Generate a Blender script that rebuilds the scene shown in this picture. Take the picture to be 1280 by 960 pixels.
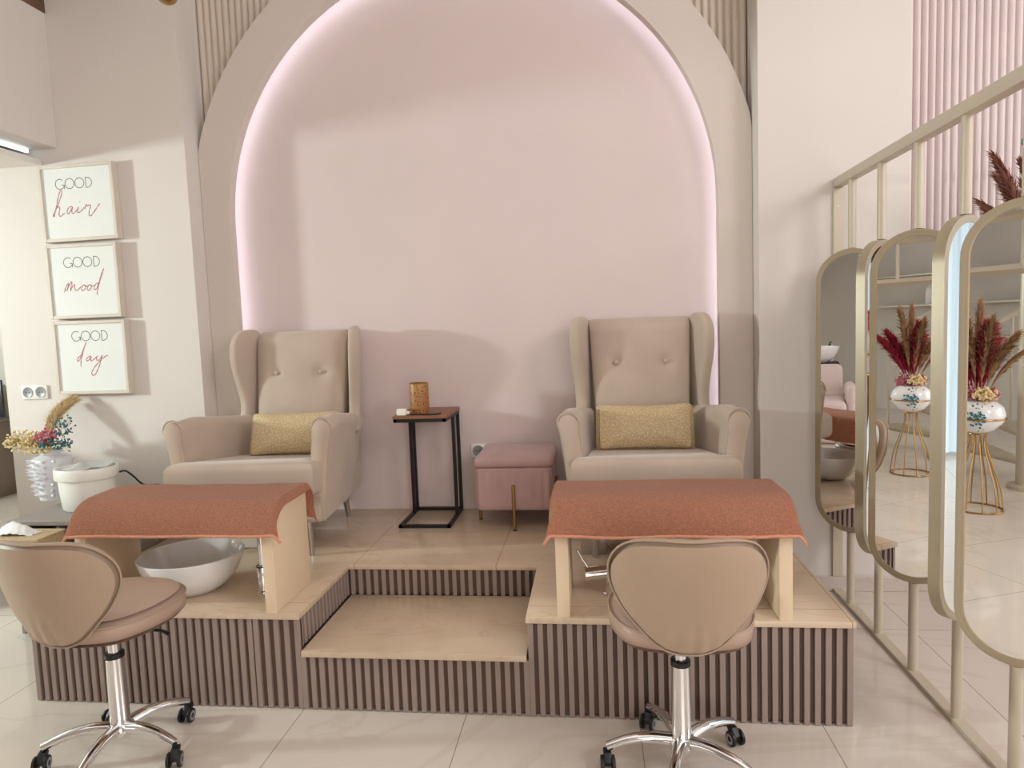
import bpy, bmesh, math, random
from mathutils import Vector, Matrix, noise
random.seed(7)
PI = math.pi
D = bpy.data
for o in list(D.objects):
    D.objects.remove(o, do_unlink=True)
SC = bpy.context.scene
COL = SC.collection
def lin(r, g, b):
    f = lambda c: c / 12.92 if c <= .04045 else ((c + .055) / 1.055) ** 2.4
    return (f(r / 255), f(g / 255), f(b / 255), 1)

# ------------------------------------------------------------------ camera
cam_d = D.cameras.new('camera'); cam = D.objects.new('camera', cam_d); COL.objects.link(cam)
cam_d.sensor_width = 36; cam_d.sensor_fit = 'HORIZONTAL'; cam_d.lens = 841.87 / 1280 * 36
cam_d.clip_start = .02; cam_d.clip_end = 60
def cam_axes(yaw, pitch, roll):
    cy, sy = math.cos(yaw), math.sin(yaw)
    f = Vector((-sy * math.cos(pitch), cy * math.cos(pitch), -math.sin(pitch)))
    r = Vector((cy, sy, 0)); u = r.cross(f)
    c, s = math.cos(roll), math.sin(roll)
    return r * c + u * s, u * c - r * s, f
r_, u_, f_ = cam_axes(.1210, .0840, -.0379)
m = Matrix((( r_.x, u_.x, -f_.x, .255), (r_.y, u_.y, -f_.y, -2.221), (r_.z, u_.z, -f_.z, 1.354), (0, 0, 0, 1)))
cam.matrix_world = m
SC.camera = cam
# ------------------------------------------------------------------ look, world, lights
SC.view_settings.view_transform = 'Standard'; SC.view_settings.look = 'None'
SC.view_settings.gamma = 1; SC.view_settings.use_curve_mapping = False
SC.view_settings.exposure = 0.05
W = D.worlds.new('world'); SC.world = W; W.use_nodes = True
W.node_tree.nodes['Background'].inputs[0].default_value = (.9, .95, 1, 1)
W.node_tree.nodes['Background'].inputs[1].default_value = .2
def area(name, loc, target, sx, sy, power, col):
    l = D.lights.new(name, 'AREA'); l.shape = 'RECTANGLE'; l.size = sx; l.size_y = sy
    l.energy = power; l.color = col
    o = D.objects.new(name, l); COL.objects.link(o); o.location = loc
    o.rotation_euler = (Vector(target) - Vector(loc)).to_track_quat('-Z', 'Y').to_euler()
    return o
area('window_light_left', (-6.3, -.9, 1.95), (-1.6, 1.1, 1.45), .26, .32, 150, (.88, 1.0, .97))
area('window_light_right', (5.9, -.9, 1.7), (0, .2, 1.2), 2.6, 2.4, 46, (1, .945, .975))
area('front_fill_light', (1.3, -5.7, 1.5), (-.4, .5, .9), 3.8, 2.6, 84, (1, .96, .945))  # added soft fill from behind the camera; no window stands there
area('ceiling_fill_light', (-.3, -1.9, 3.7), (-.3, -1.6, 0), 4.5, 2.4, 22, (1, .95, .93))  # added overhead fill; no lamp panel is modelled in the ceiling
area('cove_light_left', (-3.8, -.4, 2.27), (-3.8, -.4, 0), 1.4, 2.0, 9, (.82, 1.0, 1.0))
area('ceiling_light_right', (3.9, -2.7, 3.4), (.6, 1.2, 1.6), 1.5, 1.5, 84, (1, .955, .975))

# ------------------------------------------------------------------ materials
def mat(name, col, rough=.6, metal=0., var=0., scale=8., bump=0., bscale=60., spec=.5, sheen=0., coat=0., detail=4.):
    M = D.materials.new(name); M.use_nodes = True
    nt = M.node_tree; b = nt.nodes['Principled BSDF']
    b.inputs['Roughness'].default_value = rough; b.inputs['Metallic'].default_value = metal
    b.inputs['Specular IOR Level'].default_value = spec
    if sheen: b.inputs['Sheen Weight'].default_value = sheen; b.inputs['Sheen Roughness'].default_value = .4
    if coat: b.inputs['Coat Weight'].default_value = coat; b.inputs['Coat Roughness'].default_value = .05
    tc = nt.nodes.new('ShaderNodeTexCoord')
    n = nt.nodes.new('ShaderNodeTexNoise'); n.inputs['Scale'].default_value = scale; n.inputs['Detail'].default_value = detail
    nt.links.new(tc.outputs['Object'], n.inputs['Vector'])
    r = nt.nodes.new('ShaderNodeValToRGB')
    r.color_ramp.elements[0].position = .3; r.color_ramp.elements[1].position = .7
    r.color_ramp.elements[0].color = [c * (1 - var) for c in col[:3]] + [1]
    r.color_ramp.elements[1].color = [min(1, c * (1 + var)) for c in col[:3]] + [1]
    nt.links.new(n.outputs['Fac'], r.inputs[0]); nt.links.new(r.outputs[0], b.inputs['Base Color'])
    if bump:
        n2 = nt.nodes.new('ShaderNodeTexNoise'); n2.inputs['Scale'].default_value = bscale; n2.inputs['Detail'].default_value = 3
        nt.links.new(tc.outputs['Object'], n2.inputs['Vector'])
        bp = nt.nodes.new('ShaderNodeBump'); bp.inputs['Strength'].default_value = bump; bp.inputs['Distance'].default_value = .004
        nt.links.new(n2.outputs['Fac'], bp.inputs['Height']); nt.links.new(bp.outputs[0], b.inputs['Normal'])
    return M
def emit(name, col, s):
    M = D.materials.new(name); M.use_nodes = True; nt = M.node_tree
    b = nt.nodes['Principled BSDF']; b.inputs['Base Color'].default_value = col
    b.inputs['Emission Color'].default_value = col; b.inputs['Base Color'].default_value = [c * .35 for c in col[:3]] + [1]; b.inputs['Emission Strength'].default_value = s
    return M
def marble(name, base, vein, rough, vs=1.2, tile=None, grout=None, var=.06, off=(0, 0), dist=3.):
    """polished stone: cloudy base, thin warped veins, optional tile joints (tile = size x, size y in metres)"""
    M = D.materials.new(name); M.use_nodes = True; nt = M.node_tree; N = nt.nodes.new; L = nt.links.new
    b = nt.nodes['Principled BSDF']; b.inputs['Roughness'].default_value = rough
    tc = N('ShaderNodeTexCoord')
    n = N('ShaderNodeTexNoise'); n.inputs['Scale'].default_value = vs * 1.5; n.inputs['Detail'].default_value = 6
    n.inputs['Distortion'].default_value = 1.2
    L(tc.outputs['Object'], n.inputs['Vector'])
    r = N('ShaderNodeValToRGB'); r.color_ramp.elements[0].position = .32; r.color_ramp.elements[1].position = .68
    r.color_ramp.elements[0].color = [c * (1 - var * 2) for c in base[:3]] + [1]; r.color_ramp.elements[1].color = base
    L(n.outputs['Fac'], r.inputs[0])
    v = N('ShaderNodeTexNoise'); v.inputs['Scale'].default_value = vs; v.inputs['Detail'].default_value = 5; v.inputs['Distortion'].default_value = dist
    mp = N('ShaderNodeMapping'); mp.inputs['Scale'].default_value = (1, 2.2, 1); mp.inputs['Rotation'].default_value = (0, 0, .5)
    L(tc.outputs['Object'], mp.inputs[0]); L(mp.outputs[0], v.inputs['Vector'])
    vr = N('ShaderNodeValToRGB'); e = vr.color_ramp.elements
    e[0].position = .478; e[0].color = (0, 0, 0, 1); e[1].position = .50; e[1].color = (1, 1, 1, 1)
    x = e.new(.53); x.color = (0, 0, 0, 1)
    L(v.outputs['Fac'], vr.inputs[0])
    mx = N('ShaderNodeMixRGB'); mx.inputs[2].default_value = vein
    ml = N('ShaderNodeMath'); ml.operation = 'MULTIPLY'; ml.inputs[1].default_value = .3
    L(vr.outputs[0], ml.inputs[0]); L(ml.outputs[0], mx.inputs[0]); L(r.outputs[0], mx.inputs[1])
    out = mx.outputs[0]
    if tile:
        sx = N('ShaderNodeSeparateXYZ'); L(tc.outputs['Object'], sx.inputs[0])
        masks = []
        for ax, size, o in (('X', tile[0], off[0]), ('Y', tile[1], off[1])):
            a = N('ShaderNodeMath'); a.operation = 'SUBTRACT'; a.inputs[1].default_value = o; L(sx.outputs[ax], a.inputs[0])
            d = N('ShaderNodeMath'); d.operation = 'PINGPONG'; d.inputs[1].default_value = size / 2; L(a.outputs[0], d.inputs[0])
            lt = N('ShaderNodeMath'); lt.operation = 'LESS_THAN'; lt.inputs[1].default_value = .0016; L(d.outputs[0], lt.inputs[0])
            masks.append(lt)
        mxm = N('ShaderNodeMath'); mxm.operation = 'MAXIMUM'; L(masks[0].outputs[0], mxm.inputs[0]); L(masks[1].outputs[0], mxm.inputs[1])
        m2 = N('ShaderNodeMixRGB'); m2.inputs[2].default_value = grout; L(mxm.outputs[0], m2.inputs[0]); L(out, m2.inputs[1]); out = m2.outputs[0]
    L(out, b.inputs['Base Color'])
    return M
M = {}
M['wall'] = mat('painted_wall', lin(222, 214, 207), .7, var=.012, scale=1.5, bump=.05, bscale=120)
M['pink'] = mat('pink_plaster', lin(219, 202, 199), .75, var=.025, scale=1.6, bump=.05, bscale=90)
M['arch'] = mat('arch_plaster', lin(214, 202, 193), .7, var=.015, scale=2, bump=.05, bscale=120)
M['flute'] = mat('fluted_cream', lin(214, 200, 186), .6, var=.02)
M['flute_pink'] = mat('fluted_pink', lin(224, 209, 208), .55, var=.02)
M['ceiling'] = mat('ceiling_white', lin(232, 228, 222), .8, var=.01)
M['floor'] = marble('polished_floor_tiles', lin(224, 213, 201), lin(194, 178, 160), .065, .5, (.6, 1.2), lin(150, 140, 128), .04, (-.222, -.46))
M['stone'] = marble('cream_marble_top', lin(222, 200, 174), lin(190, 160, 128), .16, 1.5, (.62, 4), lin(168, 142, 112), .05, (-.386, 3.4), 2.)
M['stepstone'] = marble('cream_marble_step', lin(222, 200, 174), lin(190, 160, 128), .2, 1.5, None, None, .05)
M['skirting'] = marble('skirting_tile', lin(214, 200, 190), lin(180, 164, 150), .2, 1.5)
M['slat'] = mat('taupe_slat', lin(156, 137, 128), .55, var=.04, scale=5)
M['slatback'] = mat('slat_backing', lin(104, 83, 73), .7, var=.05)
M['velvet'] = mat('beige_velvet', lin(192, 174, 158), .8, var=.06, scale=5, bump=.1, bscale=250, sheen=.35, spec=.2)
M['piping'] = mat('beige_piping', lin(186, 168, 152), .8, var=.02)
M['gold_cloth'] = None
M['pinkvelvet'] = mat('pink_velvet', lin(194, 160, 158), .75, var=.07, scale=9, bump=.1, bscale=250, sheen=.4, spec=.2)
M['towel'] = mat('terracotta_towel', lin(226, 162, 132), .95, var=.2, scale=230, bump=1.0, bscale=420, sheen=.3, spec=.1)
M['towelhem'] = mat('towel_hem', lin(214, 150, 122), .95, var=.05, scale=60, bump=.5, bscale=300)
M['bench'] = mat('cream_laminate', lin(230, 207, 176), .45, var=.03, scale=3)
M['leather'] = mat('taupe_leatherette', lin(176, 152, 130), .42, var=.03, scale=4, bump=.12, bscale=220)
M['leather2'] = mat('taupe_leatherette_pinklit', lin(180, 153, 136), .42, var=.03, scale=4, bump=.12, bscale=220)  # same leather tinted pinker, for pink light reflected on the seat
M['chrome'] = mat('chrome', (.82, .82, .83, 1), .08, 1)
M['steel'] = mat('brushed_steel', (.55, .53, .52, 1), .28, 1)
M['black'] = mat('black_plastic', lin(22, 22, 23), .4)
M['blackmetal'] = mat('black_steel', lin(20, 19, 20), .45)
M['wheel'] = mat('grey_wheel_hub', lin(150, 150, 150), .4)
M['brass'] = mat('brushed_brass', lin(168, 134, 84), .28, 1, var=.04)
M['darkwood'] = mat('walnut_board', lin(140, 94, 72), .5, var=.12, scale=14)
M['ceramic'] = mat('white_ceramic', lin(244, 243, 243), .1, coat=.5)
M['vase'] = mat('matt_white_ceramic', lin(226, 226, 232), .6)
M['white'] = mat('white_plastic', lin(238, 236, 230), .35)
M['paper'] = mat('white_paper', lin(240, 240, 238), .8)
M['print'] = mat('print_paper', lin(232, 234, 230), .75)
M['frame'] = mat('pale_frame', lin(216, 205, 192), .5, var=.03)
M['ink'] = mat('grey_ink', lin(98, 98, 96), .7)
M['pinkink'] = mat('rose_ink', lin(186, 112, 118), .7)
M['metal'] = mat('champagne_metal', lin(202, 190, 170), .4, .1, var=.02)
M['metal2'] = mat('champagne_frame', lin(170, 155, 130), .36, .2, var=.02)
M['mirror'] = mat('mirror_glass', (.93, .93, .92, 1), .0, 1)
M['taupe'] = mat('taupe_laminate', lin(150, 140, 134), .5, var=.03)
M['taupe_dark'] = mat('taupe_cabinet', lin(140, 122, 108), .5, var=.03)
M['dark'] = mat('dark_screen', lin(38, 40, 44), .3)
M['teal_dark'] = mat('dark_teal_plastic', lin(16, 48, 52), .35)
M['rattan'] = mat('woven_rattan', lin(196, 172, 138), .7, var=.25, scale=160, bump=.6, bscale=200)
M['rattan_dark'] = mat('dark_rattan', lin(112, 88, 68), .7, var=.25, scale=160, bump=.6, bscale=200)
M['wood'] = mat('mezzanine_wood', lin(110, 80, 62), .5, var=.2, scale=10)
M['plume'] = mat('dried_pampas', lin(214, 186, 138), .9, var=.12, scale=30)
M['plume_red'] = mat('crimson_pampas', lin(160, 34, 58), .9, var=.2, scale=30)
M['plume_tan'] = mat('tan_pampas', lin(176, 138, 100), .9, var=.2, scale=30)
M['plume_brown'] = mat('russet_pampas', lin(140, 88, 72), .9, var=.2, scale=30)
M['floret_pink'] = mat('pink_florets', lin(206, 120, 136), .8, var=.25, scale=90)
M['floret_teal'] = mat('teal_florets', lin(60, 122, 130), .8, var=.25, scale=90)
M['floret_cream'] = mat('cream_florets', lin(236, 214, 160), .8, var=.15, scale=90)
M['stem'] = mat('dry_stem', lin(160, 140, 96), .8)
M['led'] = emit('led_strip', (.84, .86, 1, 1), 7.5)
M['cove'] = emit('cove_strip', (.85, .96, 1, 1), 2.0)
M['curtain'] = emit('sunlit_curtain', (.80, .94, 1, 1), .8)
def fold_glow(Mm):  # daylight through the curtain folds painted as uneven emission
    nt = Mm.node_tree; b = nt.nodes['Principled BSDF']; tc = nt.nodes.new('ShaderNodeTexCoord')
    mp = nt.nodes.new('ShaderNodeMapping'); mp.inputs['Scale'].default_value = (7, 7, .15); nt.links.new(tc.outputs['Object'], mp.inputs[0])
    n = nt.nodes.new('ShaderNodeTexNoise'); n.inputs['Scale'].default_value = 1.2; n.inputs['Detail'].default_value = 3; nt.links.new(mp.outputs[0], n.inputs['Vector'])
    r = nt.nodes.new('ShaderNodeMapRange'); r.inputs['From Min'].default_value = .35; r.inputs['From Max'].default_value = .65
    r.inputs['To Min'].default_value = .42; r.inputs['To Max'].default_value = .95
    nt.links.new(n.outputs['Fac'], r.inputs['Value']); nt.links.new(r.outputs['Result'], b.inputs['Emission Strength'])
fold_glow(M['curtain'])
M['blue'] = mat('blue_bottle_plastic', lin(40, 96, 150), .3)
M['salonpink'] = mat('blush_upholstery', lin(226, 206, 202), .5)
def gold_cloth():
    Mm = mat('gold_jacquard', lin(208, 184, 142), .6, var=.10, scale=40, bump=.3, bscale=300, sheen=.2)
    nt = Mm.node_tree; b = nt.nodes['Principled BSDF']
    tc = nt.nodes.new('ShaderNodeTexCoord'); v = nt.nodes.new('ShaderNodeTexVoronoi'); v.inputs['Scale'].default_value = 170
    nt.links.new(tc.outputs['Object'], v.inputs['Vector'])
    r = nt.nodes.new('ShaderNodeValToRGB'); r.color_ramp.elements[0].position = .32; r.color_ramp.elements[1].position = .42
    r.color_ramp.elements[0].color = lin(226, 208, 174); r.color_ramp.elements[1].color = lin(194, 170, 128)
    nt.links.new(v.outputs['Distance'], r.inputs[0]); nt.links.new(r.outputs[0], b.inputs['Base Color'])
    return Mm
M['gold_cloth'] = gold_cloth()
def lantern_mat():
    Mm = mat('pierced_bronze', lin(168, 112, 58), .5, .2)
    nt = Mm.node_tree; b = nt.nodes['Principled BSDF']
    tc = nt.nodes.new('ShaderNodeTexCoord'); v = nt.nodes.new('ShaderNodeTexVoronoi'); v.inputs['Scale'].default_value = 120
    nt.links.new(tc.outputs['Object'], v.inputs['Vector'])
    r = nt.nodes.new('ShaderNodeValToRGB'); r.color_ramp.elements[0].position = .28; r.color_ramp.elements[1].position = .36
    r.color_ramp.elements[0].color = lin(80, 44, 24); r.color_ramp.elements[1].color = lin(176, 128, 78)
    nt.links.new(v.outputs['Distance'], r.inputs[0]); nt.links.new(r.outputs[0], b.inputs['Base Color'])
    return Mm
M['lantern'] = lantern_mat()

# ------------------------------------------------------------------ mesh helpers
def obj(name, bm, material, parent=None, angle=40, smooth=True):
    me = D.meshes.new(name)
    bmesh.ops.recalc_face_normals(bm, faces=bm.faces)
    bm.to_mesh(me); bm.free()
    me.materials.append(material)
    if smooth:
        for p in me.polygons: p.use_smooth = True
        if angle < 180: me.set_sharp_from_angle(angle=math.radians(angle))
    o = D.objects.new(name, me); COL.objects.link(o)
    if parent: o.parent = parent
    return o
def BM(): return bmesh.new()
def merge(bm, t, mtx=None):
    if mtx is not None: bmesh.ops.transform(t, matrix=mtx, verts=t.verts)
    me = D.meshes.new('tmp'); t.to_mesh(me); t.free(); bm.from_mesh(me); D.meshes.remove(me)
def box(bm, lo, hi, bev=0, seg=2, mtx=None):
    t = bmesh.new(); bmesh.ops.create_cube(t, size=1)
    lo, hi = Vector(lo), Vector(hi)
    for v in t.verts: v.co = Vector((lo[i] + (v.co[i] + .5) * (hi[i] - lo[i]) for i in range(3)))
    if bev: bmesh.ops.bevel(t, geom=t.edges[:], offset=bev, segments=seg, profile=.5, affect='EDGES', clamp_overlap=True)
    merge(bm, t, mtx); return bm
def prism(bm, poly, f, d0, d1, bev=0, seg=3, mtx=None):
    """extrude the 2D polygon; f(a, b, d) -> point"""
    t = bmesh.new()
    A = [t.verts.new(f(a, b, d0)) for a, b in poly]; B = [t.verts.new(f(a, b, d1)) for a, b in poly]
    n = len(poly); t.faces.new(A[::-1]); t.faces.new(B)
    for i in range(n): t.faces.new((A[i], A[(i + 1) % n], B[(i + 1) % n], B[i]))
    bmesh.ops.recalc_face_normals(t, faces=t.faces)
    if bev:
        rim = [e for e in t.edges if not (e.verts[0] in A and e.verts[1] in B or e.verts[0] in B and e.verts[1] in A)]
        bmesh.ops.bevel(t, geom=rim, offset=bev, segments=seg, profile=.5, affect='EDGES', clamp_overlap=True)
    merge(bm, t, mtx); return bm
def tube(bm, pts, r, n=10, cap=True, mtx=None, flat=None):
    t = bmesh.new(); pts = [Vector(p) for p in pts]; rs = r if isinstance(r, (list, tuple)) else [r] * len(pts)
    T = []
    for i in range(len(pts)):
        a = pts[max(i - 1, 0)]; b = pts[min(i + 1, len(pts) - 1)]; T.append((b - a).normalized())
    up = Vector((0, 0, 1)) if abs(T[0].z) < .9 else Vector((1, 0, 0))
    nrm = (up - T[0] * up.dot(T[0])).normalized(); rings = []
    for i, p in enumerate(pts):
        nrm = (nrm - T[i] * nrm.dot(T[i])).normalized(); bn = T[i].cross(nrm)
        ring = []
        for k in range(n):
            a = 2 * PI * k / n
            off = nrm * math.cos(a) * rs[i] + bn * math.sin(a) * rs[i]
            if flat: off = Vector((off.x * flat[0], off.y * flat[1], off.z * flat[2]))
            ring.append(t.verts.new(p + off))
        rings.append(ring)
    for i in range(len(rings) - 1):
        for k in range(n): t.faces.new((rings[i][k], rings[i][(k + 1) % n], rings[i + 1][(k + 1) % n], rings[i + 1][k]))
    if cap: t.faces.new(rings[0][::-1]); t.faces.new(rings[-1])
    merge(bm, t, mtx); return bm
def lathe(bm, prof, n=32, c=(0, 0, 0), sx=1, sy=1, mtx=None):
    t = bmesh.new(); rings = []
    for r, z in prof:
        if r < 1e-5: rings.append([t.verts.new((c[0], c[1], c[2] + z))])
        else: rings.append([t.verts.new((c[0] + r * sx * math.cos(2 * PI * k / n), c[1] + r * sy * math.sin(2 * PI * k / n), c[2] + z)) for k in range(n)])
    for A, B in zip(rings, rings[1:]):
        for k in range(n):
            k2 = (k + 1) % n
            if len(A) == 1 and len(B) == 1: continue
            if len(A) == 1: t.faces.new((A[0], B[k], B[k2]))
            elif len(B) == 1: t.faces.new((A[k], A[k2], B[0]))
            else: t.faces.new((A[k], A[k2], B[k2], B[k]))
    merge(bm, t, mtx); return bm
def pad(bm, outline, f, thick, rings=10, edge=.25, mtx=None, p=3.0):
    """closed upholstered pad: outline = closed 2D points about the origin, f(a, b, w) -> point, w across the thickness"""
    t = bmesh.new(); n = len(outline)
    def layer(sgn):
        R = []
        for j in range(rings):
            s = j / rings
            h = thick / 2 * (edge + (1 - edge) * (1 - s ** p) ** .5)
            R.append([t.verts.new(f(a * s, b * s, sgn * h)) for a, b in outline] if j else [t.verts.new(f(0, 0, sgn * h))])
        return R
    U, Lw = layer(1), layer(-1)
    mids = []
    for k in range(1, 4):
        an = PI * k / 4 - PI / 2
        mids.append([t.verts.new(f(a * (1 + .0), b * (1 + .0), math.sin(an) * thick / 2 * edge)) for a, b in outline])
    seq = Lw[::-1]
    chain = Lw[::-1] + mids + U
    for A, B in zip(chain, chain[1:]):
        for k in range(n):
            k2 = (k + 1) % n
            if len(A) == 1: t.faces.new((A[0], B[k], B[k2]))
            elif len(B) == 1: t.faces.new((A[k], A[k2], B[0]))
            else: t.faces.new((A[k], A[k2], B[k2], B[k]))
    merge(bm, t, mtx); return bm
def rrect(w, h, r, n=6):
    """rounded rectangle outline about the origin"""
    P = []
    for cx, cy, a0 in ((w/2-r, h/2-r, 0), (-w/2+r, h/2-r, 90), (-w/2+r, -h/2+r, 180), (w/2-r, -h/2+r, 270)):
        for k in range(n + 1):
            a = math.radians(a0 + 90 * k / n); P.append((cx + r * math.cos(a), cy + r * math.sin(a)))
    return P
def smooth_closed(P, sub=4):
    """Catmull-Rom through closed control points"""
    out = []; n = len(P)
    for i in range(n):
        p0, p1, p2, p3 = (Vector(P[(i + k - 1) % n]) for k in range(4))
        for k in range(sub):
            t = k / sub
            out.append(tuple(.5 * ((2 * p1) + (p2 - p0) * t + (2 * p0 - 5 * p1 + 4 * p2 - p3) * t * t + (3 * p1 - p0 - 3 * p2 + p3) * t ** 3)))
    return out
def smooth_open(P, sub=6):
    P = [Vector(p) for p in P]; Q = [P[0] * 2 - P[1]] + P + [P[-1] * 2 - P[-2]]; out = []
    for i in range(len(P) - 1):
        p0, p1, p2, p3 = Q[i:i + 4]
        for k in range(sub):
            t = k / sub
            out.append(.5 * ((2 * p1) + (p2 - p0) * t + (2 * p0 - 5 * p1 + 4 * p2 - p3) * t * t + (3 * p1 - p0 - 3 * p2 + p3) * t ** 3))
    return out + [P[-1]]
def thing(name, label, cat, loc=(0, 0, 0), rz=0, group=None):
    o = D.objects.new(name, None); COL.objects.link(o); o.location = loc; o.rotation_euler = (0, 0, rz)
    o.empty_display_size = .1
    o['label'] = label; o['category'] = cat
    if group: o['group'] = group
    return o
def tag(o, label, cat, group=None):
    o['label'] = label; o['category'] = cat
    if group: o['group'] = group
    return o
def struct(name, bm, material, angle=40):
    o = obj(name, bm, material, None, angle); o['kind'] = 'structure'; return o
def dup(root, loc, rz, label):
    r = root.copy(); COL.objects.link(r); r.location = loc; r.rotation_euler = (0, 0, rz); r['label'] = label
    for ch in list(root.children):
        c = ch.copy(); COL.objects.link(c); c.parent = r; c.matrix_parent_inverse = ch.matrix_parent_inverse.copy()
        for g in list(ch.children):
            d = g.copy(); COL.objects.link(d); d.parent = c
    return r
XYZ = lambda a, b, d: Vector((a, b, d))
"""axis maps for prism"""
PLAN = lambda a, b, d: Vector((a, b, d))          # polygon in x,y extruded along z
SIDE = lambda a, b, d: Vector((d, a, b))          # polygon in y,z extruded along x
FRONT = lambda a, b, d: Vector((a, d, b))         # polygon in x,z extruded along y
H = .36; STEP = .224; YW = 1.397; YP = 1.166; YA = 1.285

# ================================================================== THE SETTING
b = BM(); box(b, (-8.2, -6.2, -.06), (6.5, 3.6, 0)); struct('floor', b, M['floor'])
b = BM(); box(b, (-8.2, -6.2, 3.8), (6.5, 3.6, 3.9)); struct('ceiling', b, M['ceiling'])
b = BM(); box(b, (-3.0, YP, 0), (-1.831, 1.9, 3.8)); struct('wall_left', b, M['wall'])
b = BM(); box(b, (1.0585, YP, 0), (1.7335, 1.9, 3.8)); struct('wall_right', b, M['wall'])
b = BM(); box(b, (-1.831, YW, 0), (1.0585, 1.6, 3.8)); struct('wall_niche', b, M['pink'])
b = BM(); box(b, (-8.2, 3.4, 0), (6.5, 3.6, 3.8)); struct('wall_far', b, M['wall'])
b = BM(); box(b, (-6.9, -6.2, 0), (-6.7, 3.4, 3.8)); struct('wall_outer_left', b, M['wall'])
b = BM(); box(b, (6.3, -6.2, 0), (6.5, 1.3, 3.8)); struct('wall_outer_right', b, M['wall'])
b = BM(); box(b, (-8.2, -6.2, 0), (6.5, -6.0, 3.8)); struct('wall_behind', b, M['wall'])

def flutes(x0, x1, y, z0, z1, pitch, amp, sub=8):
    """upright half-round ribs on a backing sheet; z0 may be a function of x"""
    b = BM(); n = int((x1 - x0) / pitch * sub); lo = []; hi = []; bl = []; bh = []
    zf = z0 if callable(z0) else (lambda x: z0)
    for i in range(n + 1):
        x = min(x0 + i * pitch / sub, x1); ph = (i % sub) / sub
        d = amp * (abs(math.sin(PI * ph)) ** .7)
        lo.append(b.verts.new((x, y - d, zf(x)))); hi.append(b.verts.new((x, y - d, z1)))
        bl.append(b.verts.new((x, y + .02, zf(x)))); bh.append(b.verts.new((x, y + .02, z1)))
    for i in range(n):
        b.faces.new((lo[i], lo[i + 1], hi[i + 1], hi[i])); b.faces.new((bl[i + 1], bl[i], bh[i], bh[i + 1]))
        b.faces.new((lo[i + 1], lo[i], bl[i], bl[i + 1])); b.faces.new((hi[i], hi[i + 1], bh[i + 1], bh[i]))
    b.faces.new((lo[0], hi[0], bh[0], bl[0])); b.faces.new((hi[-1], lo[-1], bl[-1], bh[-1]))
    return b
struct('wall_fluted_right', flutes(1.7345, 3.3, YP + .06, 0, 3.795, .0335, .02), M['flute_pink'], 60)

# arch surround: one plaster board with a round-headed opening, its outer edge a concentric arc
CX, RI, RO, Z0 = -.392, 1.285, 1.491, 1.969
def arch_board():
    b = BM(); F = []; zs = [H + .001, .8, 1.4, 1.8, Z0]
    pairs = [((-1.829, z), (CX - RI, z)) for z in zs]
    N = 72
    for i in range(1, N):
        a = PI - PI * i / N; c, s = math.cos(a), math.sin(a)
        ox, oz = CX + RO * c, Z0 + RO * s
        if ox < -1.829: ox, oz = -1.829, Z0 + 1.437 * math.tan(PI - a)
        if ox > 1.0565: ox, oz = 1.0565, Z0 + 1.4485 * math.tan(a)
        pairs.append(((ox, oz), (CX + RI * c, Z0 + RI * s)))
    pairs += [((1.0565, z), (CX + RI, z)) for z in zs[::-1]]
    y0, y1 = YA, YA + .06
    V = [[b.verts.new(p) for p in ((o[0], y0, o[1]), (i_[0], y0, i_[1]), (i_[0], y1, i_[1]), (o[0], y1, o[1]))] for o, i_ in pairs]
    for A, B in zip(V, V[1:]):
        for k in range(4): b.faces.new((A[k], A[(k + 1) % 4], B[(k + 1) % 4], B[k]))
    b.faces.new(V[0]); b.faces.new(V[-1][::-1])
    return b
def low_edge(x):
    d = abs(x - CX); return Z0 + math.sqrt(max(.0, 1.40 ** 2 - d * d)) if d < 1.40 else Z0 - .02
struct('trim_1', flutes(-1.829, 1.0565, YW - .022, low_edge, 3.795, .0365, .014), M['flute'], 60)
struct('trim_2', arch_board(), M['arch'], 30)
# LED tape on the back of the arch board
b = BM(); off = .016; pts = [Vector((CX - RI - off, YA + .066, z)) for z in (H + .05, 1, 1.5, Z0)]
pts += [Vector((CX + (RI + off) * math.cos(PI - PI * i / 60), YA + .066, Z0 + (RI + off) * math.sin(PI - PI * i / 60))) for i in range(1, 60)]
pts += [Vector((CX + RI + off, YA + .066, z)) for z in (Z0, 1.5, 1, H + .05)]
tube(b, pts, .005, 6)
tag(obj('led_strip', b, M['led']), 'glowing LED tape tucked behind the edge of the big wall arch', 'light strip')
# skirting tiles
b = BM(); box(b, (1.0795, YP - .012, 0), (1.7335, YP - .001, .075), .002, 1); struct('baseboard_right', b, M['skirting'])
b = BM(); box(b, (1.735, YP - .002, 0), (3.3, YP + .036, .075), .002, 1); struct('baseboard_fluted', b, M['skirting'])

# left passage: bulkhead, lowered ceiling with light slot, mezzanine edge
b = BM(); box(b, (-2.72, -4, 2.40), (-2.557, YP - .001, 3.09)); struct('trim_3', b, M['wall'])
b = BM(); box(b, (-6.69, -4, 2.315), (-2.655, YP - .001, 2.345)); box(b, (-6.69, YP - .001, 2.315), (-3.001, 3.4, 2.345)); struct('ceiling_low', b, M['ceiling'])
b = BM(); box(b, (-6.69, -4, 3.09), (-2.553, YP - .001, 3.26)); struct('trim_4', b, M['wood'])
b = BM(); box(b, (-2.715, -3.5, 2.378), (-2.70, YP - .03, 2.396))
tag(obj('cove_light', b, M['cove']), 'cool white light strip in the slot under the bulkhead at upper left', 'light strip')

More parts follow.
